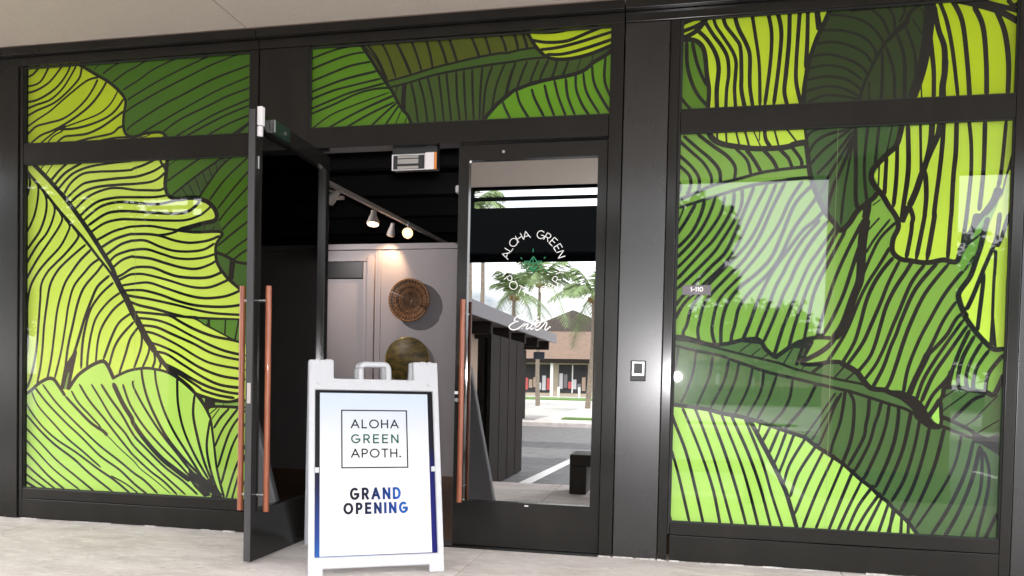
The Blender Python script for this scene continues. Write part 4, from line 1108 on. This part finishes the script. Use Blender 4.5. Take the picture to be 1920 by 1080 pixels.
def line(txt, u_l, u_r, vb, vt, wd, mtl, name, sx=1.0):
    h = (vt-vb)*SL; W = (u_r-u_l)*SW; g = (W-sum(GL[c][0]*h*sx for c in txt))/(len(txt)-1)
    p, _ = text_polys(txt, h, g, wd, lambda x, y: (u_l*SW+x, vb*SL+y), sx); sheet(p, S2(-.0021)).build(name, mtl, sg)
line('ALOHA', .318, .676, .674, .711, .0074, bl, 'logo_lettering'); line('GREEN', .320, .672, .603, .640, .0078, M['sign_green'], 'logo_lettering'); line('APOTH.', .318, .686, .535, .572, .0074, bl, 'logo_lettering')
blue = ramp_mat('print_black_to_blue', 0, [(0, (.004, .004, .008)), (.35, (.005, .007, .03)), (.7, (.004, .03, .17)), (1, (.006, .08, .33))])
line('GRAND', .312, .676, .343, .388, .0138, blue, 'heading_lettering', .72); line('OPENING', .264, .728, .278, .320, .0138, blue, 'heading_lettering', .74)

# ------------------------------------------------------------------ small things on the front
rd = empty('card_reader', (-.231, .0055, 1.14), 0, 'small silver edged card reader on the dark column right of the door', 'card reader')
box('reader_body', M['black'], rd, -.046, .046, -.020, 0, -.062, .062, .005)
box('reader_face', M['steel'], rd, -.036, .036, -.0235, -.0205, -.030, .056, .003)
box('reader_window', M['black'], rd, -.026, .026, -.0255, -.0238, -.018, .046, .002)
box('reader_cap', M['white_box'], rd, -.032, .032, -.0255, -.0238, .049, .054, 0)
pl = empty('unit_number_plate', (.100, .0215, 1.628), 0, 'grey unit number plate reading 1-110 stuck on the right window', 'number plate')
box('plate', mat('grey_plate', (.11, .095, .105), .45), pl, -.083, .083, -.004, 0, -.029, .029, .001)
p_, w_ = text_polys('1-110', .024, .006, .0052, lambda x, y: (x, y))
sheet(p_, lambda x, y: (x-w_/2, -.0045, y-.008)).build('plate_number', M['etch'], pl)
sheet([[(-.018, -.021), (.018, -.021), (.018, -.018), (-.018, -.018)]], lambda x, y: (x, -.0045, y)).build('plate_line', mat('pale_braille', (.3, .28, .3), .5), pl)
mg = empty('magnetic_lock', (-1.69, .05, 2.46), 0, 'silver magnetic door lock with striped face hanging under the door head', 'door lock')
box('housing', mat('dark_housing', (.03, .033, .036), .25), mg, -.150, .150, .001, .06, -.049, .0955)
mb = MB()
for a in ((-.153, -.145, -.053, .048), (.068, .072, -.049, .048)): mb.box(a[0], a[1], -.003, .0005, a[2], a[3])
mb.box(-.145, .068, -.003, .0005, -.053, -.048); mb.box(-.145, .068, -.003, .0005, .043, .048)
mb.build('rim', M['white_box'], mg)
for z0, z1 in ((.024, .040), (-.012, .018), (-.044, -.027)): box('magnet_bar', M['steel'], mg, -.115, .026, -.003, .0005, z0, z1, .001)
box('end_block', M['white_box'], mg, .073, .131, -.004, .0005, -.053, .056, .002)
box('end_side', M['orange'], mg, .132, .148, -.004, .0005, -.053, .056, .002)
box('mounting_post', M['steel'], mg, .08, .135, .002, .02, .0575, .0955, 0)
sn = empty('motion_sensor', (-1.475, .4, 2.36), 0, 'small white motion sensor beside the top of the closed door', 'sensor')
box('sensor_head', M['white_box'], sn, -.035, .035, -.03, .03, -.025, .025, .01); MB().tube([(0, 0, .026), (0, 0, 1.53)], .006, 8).build('stem', M['black'], sn); MB().tube([(.02, 0, -.05), (.02, 0, -.027)], .012, 10).build('sensor_eye', M['black'], sn)

# ------------------------------------------------------------------ inside the shop
fl_ = MB().box(-6.5, 3.2, .165, 8, -.1, .004).build('shop_floor', M['floorwood']); tag(fl_, kind='structure')
cl = MB().box(-6.5, 3.2, .125, 8, 3.9, 4.0).build('shop_ceiling', M['dark_room']); tag(cl, kind='structure')
for k in range(6): box('ceiling_joist', mat('dark_joist', (.03, .028, .027), .8), cl, -6.4, 3.1, .9+k*1.2, 1.02+k*1.2, 3.35, 3.6)
for a in ((-6.6, -6.5, .125, 8), (3.2, 3.3, .125, 8), (-6.6, 3.3, 8, 8.1)):
    w = MB().box(a[0], a[1], a[2], a[3], -.1, 4.0).build('shop_wall', M['dark_room']); tag(w, kind='structure')
w = MB().box(-6.5, -4.65, .125, .2, 0, 3.9).build('shop_wall', M['dark_room']); tag(w, kind='structure')
pt = empty('partition_wall', (-3, 3.5, 0), 0, 'pale lavender grey partition wall with an inner door inside the shop', 'wall')
box('wall_face', M['wall'], pt, -.335, 5, .012, .12, 0, 2.50); box('wall_face', M['wall'], pt, -3.4, -.34, .03, .12, 2.42, 2.50)
box('cornice', M['wall'], pt, -3.4, 5, -.012, .13, 2.503, 2.565); box('baseboard', M['wall'], pt, -.36, 5, 0, .010, .0, .11)
box('door_casing', M['wall'], pt, -.425, -.34, -.010, .12, 0, 2.415, .004); box('door_casing', M['wall'], pt, -.475, -.43, .004, .12, 0, 2.37, .004); box('door_casing', M['wall'], pt, -3.4, -.43, -.006, .12, 2.374, 2.417, .004)
box('inner_door', M['wall'], pt, -1.6, -.48, .05, .09, 0, 2.185); box('door_closer', M['black'], pt, -1.5, -.485, .02, .05, 2.19, 2.372, .003)
MB().tube([(-.9, .049, 1.0), (-.9, .0, 1.0)], .025, 12).build('door_knob', M['steel'], pt)
for k in (-.30, 1.6): box('wall_batten', M['wall'], pt, k, k+.035, .002, .0115, .115, 2.50, .002)
bk = empty('round_basket', (-2.895, 3.50, 1.93), 0, 'round woven brown basket hanging on the pale inner wall', 'basket')
def disc_y(r, y): return [(r*math.cos(2*math.pi*k/40), y, r*math.sin(2*math.pi*k/40)) for k in range(41)]
for k in range(11):
    r = .022+.0205*k; y = -.03-.07*(k/10)**2
    MB().tube(disc_y(r, y), .0115, 8, False).build('coil', M['cane' if k % 3 else 'cane2'], bk)
mb = MB()
for k in range(36):
    a = 2*math.pi*k/36; mb.tube([(r_*math.cos(a), -.044-.07*((r_-.02)/.205)**2, r_*math.sin(a)) for r_ in (.03, .09, .15, .225)], .0042, 5, False)
mb.build('spoke', M['cane2'], bk)
mr = empty('round_wall_bowl', (-2.925, 3.46, 1.27), 0, 'round mottled olive bowl on the inner wall below the basket', 'bowl')
vs_, fs_ = [(0, -.075, 0)], []
for i in range(1, 9):
    t = i/8
    for k in range(48): vs_.append((.255*t*math.cos(2*math.pi*k/48), -.075+.08*t*t, .255*t*math.sin(2*math.pi*k/48)))
for k in range(48): fs_.append((0, 1+(k+1) % 48, 1+k))
for i in range(7):
    for k in range(48): a = 1+i*48; fs_.append((a+k, a+(k+1) % 48, a+48+(k+1) % 48, a+48+k))
b = MB(); b.add(vs_, fs_, True); fixn(b.build('bowl_face', M['bowl'], mr)); MB().tube(disc_y(.256, .006), .006, 8, False).build('bowl_rim', mat('brass_rim', (.5, .38, .12), .3, 1), mr)
tk = empty('track_light', (-2.9, 2.5, 2.68), 0, 'white track light with warm spot heads under the black shop ceiling', 'track light')
MB().hull([(-.13, -2.0, .02), (-.09, -2.0, .02), (.22, 1.9, -.02), (.18, 1.9, -.02)], [(-.13, -2.0, .055), (-.09, -2.0, .055), (.22, 1.9, .015), (.18, 1.9, .015)]).build('rail', M['track'], tk)
def head(loc, d, r, lit, power):
    loc, d = Vector(loc), Vector(d).normalized()
    h = MB().tube([loc-d*.14, loc-d*.10, loc-d*.03, loc], [r*.45, r*.5, r*.95, r], 18, True).build('lamp_head', M['track'], tk)
    MB().tube([loc+d*.001, loc+d*.004], r*.86, 18).build('lamp_lens', M['lamp' if lit else 'lamp_dim'], h)
    MB().tube([loc-d*.12, Vector((loc.x, loc.y, .02))], .011, 8).build('lamp_stem', M['track'], h)
    ld = bpy.data.lights.new('spot_lamp', 'SPOT'); ld.energy = power; warm = lit and power < 20; ld.spot_size = R(95); ld.spot_blend = .7; ld.color = (1, .62, .34) if warm else (1, .94, .92); ld.shadow_soft_size = .03
    lo = bpy.data.objects.new('spot_lamp', ld); COL.objects.link(lo); lo.parent = h; lo.location = loc+d*.02; lo.rotation_euler = d.to_track_quat('-Z', 'Y').to_euler()
head((.12, .50, -.10), (.30, -1, -.28), .060, True, 9)
head((-.07, .02, -.10), (.05, -.25, -1), .062, False, 6)
head((-.13, -.85, -.07), (-.8, .3, -.5), .05, False, 5)
head((-.18, .80, -.06), (-.35, .45, -.9), .045, True, 13)
head((-1.0, -.40, -.02), (.75, 1, -.55), .05, True, 52)
MB().box(-1.3, -.14, -.53, -.50, .02, .05).build('rail', M['track'], tk)

# ------------------------------------------------------------------ across the walkway and beyond (seen in the glass)
bn = empty('bench', (-.1, -2.75, 0), 0, 'low dark timber bench at the edge of the walkway', 'bench')
box('seat', M['bench'], bn, -.88, .9, -.22, .22, .27, .38, .008); box('leg', M['bench'], bn, -.88, -.72, -.21, .21, 0, .268, .006); box('leg', M['bench'], bn, .74, .9, -.21, .21, 0, .268, .006)
for x0, lab in ((2.065, 'pale square pier opposite the right window'), (-4.98, 'pale square pier opposite the left window')):
    p = empty('walkway_pier', (x0, -3.78, 0), 0, lab, 'pier', 'piers along the walkway')
    box('shaft', M['tan'], p, -.545, .545, -.3, .3, .25, 3.34, .01); box('plinth', M['fascia'], p, -.56, .56, -.315, .315, -.12, .248, .01)
scn = empty('board_screen', (-1.98, -3.5, -.12), 0, 'dark stained board screen beside the parking place', 'screen')
for k in range(12):
    y = .1-.155*k
    box('board', M['timber'], scn, -.02-(k % 3)*.0025, .02-(k % 3)*.0025, y-.0768, y+.0768, .02, 1.69, .001)
box('screen_post', M['timber'], scn, -.13, -.05, .05, .17, 0, 1.66); box('screen_post', M['timber'], scn, -.13, -.05, -1.7, -1.58, 0, 1.66)
dk = empty('elevated_walkway', (-3, -7.6, 0), 0, 'dark steel elevated walkway with a thin railing over the parking lot', 'walkway')
box('fascia', M['deck'], dk, -6, 2.75, .38, .42, 3.09, 3.78); box('fascia', M['deck'], dk, -6, 2.75, -.62, -.58, 3.09, 3.78); box('floor_deck', M['deck'], dk, -6, 2.75, -.57, .37, 3.2, 3.4)
for x in (-5.2, -2.7, -.25, 2.2): box('rail_post', M['deck'], dk, x-.035, x+.035, .36, .42, 3.785, 4.25)
box('hand_rail', M['deck'], dk, -6, 2.75, .355, .425, 3.90, 3.95)
box('column', M['deck'], dk, 2.42, 2.68, -.3, -.04, -.12, 3.19); box('column', M['deck'], dk, -5.9, -5.6, -.3, -.04, -.12, 3.19)
ls = empty('shop_wing', (-6, -9, -.12), 0, 'low tan shop wing with a grey sloping roof beyond the board screen', 'building')
box('wall', M['tan'], ls, -6, 1.0, -11.6, 1, 0, 2.7)
MB().hull([(-6.6, -12.2, 2.72), (1.95, -12.2, 2.55), (1.95, 1.6, 2.55), (-6.6, 1.6, 2.72)], [(-2.5, -12.2, 4.0), (1.95, -12.2, 2.75), (1.95, 1.6, 2.75), (-2.5, 1.6, 4.0)]).build('roof', M['roof'], ls)
box('fascia', M['fascia'], ls, 1.955, 2.02, -12.2, 1.6, 2.50, 2.80)
for k in range(7): box('bracket', M['timber'], ls, 1.005, 1.9, -11.4+k*2, -11.2+k*2, 2.25, 2.53)
for k in range(2): box('wall_pilaster', M['timber'], ls, 1.003, 1.12, -11.55+k*2.6, -11.0+k*2.6, 0, 2.24)
bs = empty('shop_sign', (-4.75, -20.9, 2.0), 0, 'small dark hanging sign under the eave of the shop wing', 'sign')
box('board', mat('slate_blue_sign', (.07, .09, .12), .6), bs, .05, .42, -.03, .03, -.16, .08)
fs = empty('shop_building', (-9, -60, 0), 0, 'long low shop building with brown shingle roof across the road', 'building')
box('wall', mat('cream_render', (.46, .40, .31), .85, noise=.06, scale=2), fs, -30, 26, -10, 0, 0, 3.0)
shing = bpy.data.materials.new('brown_shingles'); shing.use_nodes = True; nn = shing.node_tree; bb = nn.nodes['Principled BSDF']; bt = nn.nodes.new('ShaderNodeTexBrick'); tcc = nn.nodes.new('ShaderNodeTexCoord')
bt.inputs['Color1'].default_value = (.19, .135, .10, 1); bt.inputs['Color2'].default_value = (.25, .175, .13, 1); bt.inputs['Mortar'].default_value = (.12, .07, .05, 1); bt.inputs['Scale'].default_value = 1.6; bt.inputs['Mortar Size'].default_value = .03
nn.links.new(tcc.outputs['Object'], bt.inputs['Vector']); nn.links.new(bt.outputs[0], bb.inputs['Base Color']); bb.inputs['Roughness'].default_value = .9
MB().hull([(-32, -12, 2.9), (28, -12, 2.9), (28, 1.3, 2.9), (-32, 1.3, 2.9)], [(-27, -6, 5.7), (23, -6, 5.7), (23, -5.2, 5.7), (-27, -5.2, 5.7)]).build('roof', shing, fs)
box('fascia', M['timber'], fs, -32, 28, 1.31, 1.4, 2.7, 3.05)
for k, x in enumerate((-26, -20, -14, -8.2, -3.9, -.95, 3.4, 8, 14, 20)):
    wn = box('window', M['shopdark'], fs, x+.3, x+(2.7 if k < 9 else 4), .002, .05, .25, 2.6); 
    box('window_frame', M['white_paint'], wn, x+1.4, x+1.5, .055, .08, .25, 2.6, 0)
    for q in range(6):
        g = .35+q*.38; box('display', M[random.choice(['goods', 'goods2', 'goods2', 'tan', 'fascia'])], wn, x+g, x+g+.3, .055, .07, .4+random.random()*.3, 1.0+random.random()*.9, 0)
for x in (-22, -16, -10, -5.2, -1.2, 2.8, 7, 12): box('post', M['white_paint'], fs, x, x+.22, .9, 1.12, 0, 2.88)
gb = empty('gable_house', (-10.5, -75, 0), 0, 'dark gabled roof rising behind the brown shingle shop building', 'building')
box('wall', M['tan'], gb, -6, 6, -8, 0, 0, 5.8)
MB().hull([(-6.5, -8.5, 5.82), (6.5, -8.5, 5.82), (6.5, .6, 5.82), (-6.5, .6, 5.82)], [(-.05, -8.5, 8.5), (.05, -8.5, 8.5), (.05, .6, 8.5), (-.05, .6, 8.5)]).build('roof', M['roof'], gb)
for i, x in enumerate((-8.9, -7.3, -5.9)):
    o = empty('bollard', (x, -55, -.06), 0, ('left', 'middle', 'right')[i]+'most of the three white bollards on the lawn edge', 'bollard', 'white bollards on the lawn edge')
    MB().tube([(0, 0, 0), (0, 0, .78), (0, 0, .84)], [.09, .09, .05], 12).build('post', M['white_paint'], o)
def palm(x, y, zc, z0, size, nf, lab, seed):
    rn = random.Random(seed); t = empty('palm_tree', (x, y, z0), 0, lab, 'palm tree', 'palms round the parking lot'); h = zc-z0
    MB().tube([(.25*math.sin(k*.4+seed)*(1-k/6)*.6, .1*math.cos(k), h*k/6) for k in range(7)], [.12-.008*k for k in range(7)], 10).build('trunk', M['trunk'], t)
    for f in range(nf):
        a = 2*math.pi*(f+rn.random()*.7)/nf; el = rn.uniform(-.15, 1.3); L_ = size*rn.uniform(.8, 1.1); mb = MB(); pts = []
        for k in range(13):
            s = k/12; r = L_*(s*math.cos(el)*(1-.12*s)); z = L_*(s*math.sin(el)-.62*s*s*(1.1-.3*math.sin(el))); pts.append(Vector((r*math.cos(a), r*math.sin(a), h+z)))
        mb.tube(pts, [.035*(1-.8*k/12) for k in range(13)], 4, False)
        for k in range(30):
            s = .1+.9*k/30; q = s*12; i = min(int(q), 11); p = pts[i].lerp(pts[i+1], q-i); d = (pts[i+1]-pts[i]).normalized(); sd_ = d.cross(Vector((0, 0, 1))).normalized()
            ll = size*.30*(math.sin(math.pi*min(1, .18+s*.8))**.6)
            for g in (-1, 1):
                tip = p+(sd_*g*.75+d*.55+Vector((0, 0, -.35-.3*rn.random()))).normalized()*ll*rn.uniform(.8, 1.1); wv = d*.026*size/2
                mb.add([p-wv, p+wv, tip+wv*.2, tip-wv*.2], [(0, 1, 2, 3)])
        mb.build('frond', M['frond'], t)
    mb = MB()
    for k in range(5): mb.tube([(.16*math.cos(k*1.3), .16*math.sin(k*1.3), h-.15), (.2*math.cos(k*1.3), .2*math.sin(k*1.3), h-.35)], [.1, .05], 8)
    mb.build('coconut', mat('coconut', (.25, .17, .06), .6), t)
palm(-7.0, -35, 6.3, -.12, 3.2, 14, 'tall palm in the middle of the door reflection', 3)
palm(-7.3, -30, 5.1, -.12, 2.2, 14, 'shorter palm left of the tall palm', 8)
palm(-3.5, -28, 4.8, -.12, 2.6, 15, 'palm with a pale trunk right of the tall palm', 5)
palm(-8.3, -28, 7.6, -.12, 2.0, 14, 'palm whose crown hangs in the left corner of the sky', 11)
palm(-7.25, -22, 7.2, -.12, 2.0, 15, 'palm behind the elevated walkway railing', 21)
def tree(x, y, h, rx, rz, n, ls_, lab, seed, grp='broad leaved trees round the parking lot'):
    rn = random.Random(seed); t = empty('broadleaf_tree', (x, y, -.12), 0, lab, 'tree', grp)
    mb = MB(); mb.tube([(0, 0, 0), (.1, .05, h*.35), (0, 0, h*.6)], [.26, .2, .12], 10)
    cl_ = []
    for k in range(14):
        a = rn.random()*6.283; q = rn.random()**.5*.75; c = Vector((rx*q*math.cos(a), rx*q*math.sin(a), h*.68+rz*rn.uniform(-.75, .75)*(1-q*.5))); cl_.append((c, rx*rn.uniform(.28, .48)))
        if k < 7: mb.tube([(0, 0, h*.45), c*.6+Vector((0, 0, h*.2)), c], [.1, .06, .02], 6)
    mb.build('trunk', M['trunk'], t); cr = MB()
    for _ in range(n):
        c, r = rn.choice(cl_); v = Vector((rn.gauss(0, 1), rn.gauss(0, 1), rn.gauss(0, .8))).normalized()*r*rn.uniform(.5, 1.08); p = c+v
        a = Vector((rn.gauss(0, 1), rn.gauss(0, 1), rn.gauss(0, .6))).normalized(); b_ = a.orthogonal().normalized(); l = ls_*rn.uniform(.6, 1.2)
        cr.add([p-a*l, p+b_*l*.42, p+a*l, p-b_*l*.42], [(0, 1, 2, 3)])
    cr.build('crown', M['leaf'], t)
tree(.0, -15.4, 6.9, 1.45, 2.2, 5200, .15, 'dense tree left of the bright patch in the right window', 2)
tree(9.2, -21, 6.2, 2.4, 2.0, 3800, .17, 'round tree behind the right hand pier', 4)
tree(4.5, -62.5+14, 6.5, 4.2, 2.4, 3000, .32, 'wide tree on the lawn far across the road', 6)
tree(17.5, -44, 7.5, 5.5, 3.2, 4500, .3, 'largest tree at the right end of the far lawn', 9)
tree(-16.0, -14, 6.8, 3.6, 2.5, 7500, .16, 'small tree beyond the left pier', 12)
tree(-28, -26, 8, 4, 2.6, 3000, .3, 'large tree far to the left of the parking lot', 14)
tree(20, -30, 8, 4, 2.6, 2600, .3, 'broad tree at the far right edge of the lot', 15)
tree(-1.0, -70, 9, 5, 2.6, 2400, .4, 'tall tree behind the long shop building', 16)
# a hedge and two parked cars seen faintly in the right window
hd = MB(); rn = random.Random(5)
for _ in range(9000):
    p = Vector((rn.uniform(-2, 30), -46+rn.uniform(-.6, .6), rn.uniform(0, 1.1))); a = Vector((rn.gauss(0, 1), rn.gauss(0, 1), rn.gauss(0, 1))).normalized(); b_ = a.orthogonal(); l = .14
    hd.add([p-a*l, p+b_*l*.4, p+a*l, p-b_*l*.4], [(0, 1, 2, 3)])
hg = empty('hedge', (0, 0, 0), 0, 'clipped green hedge along the far side of the road', 'hedge'); hd.build('foliage', M['leaf'], hg)
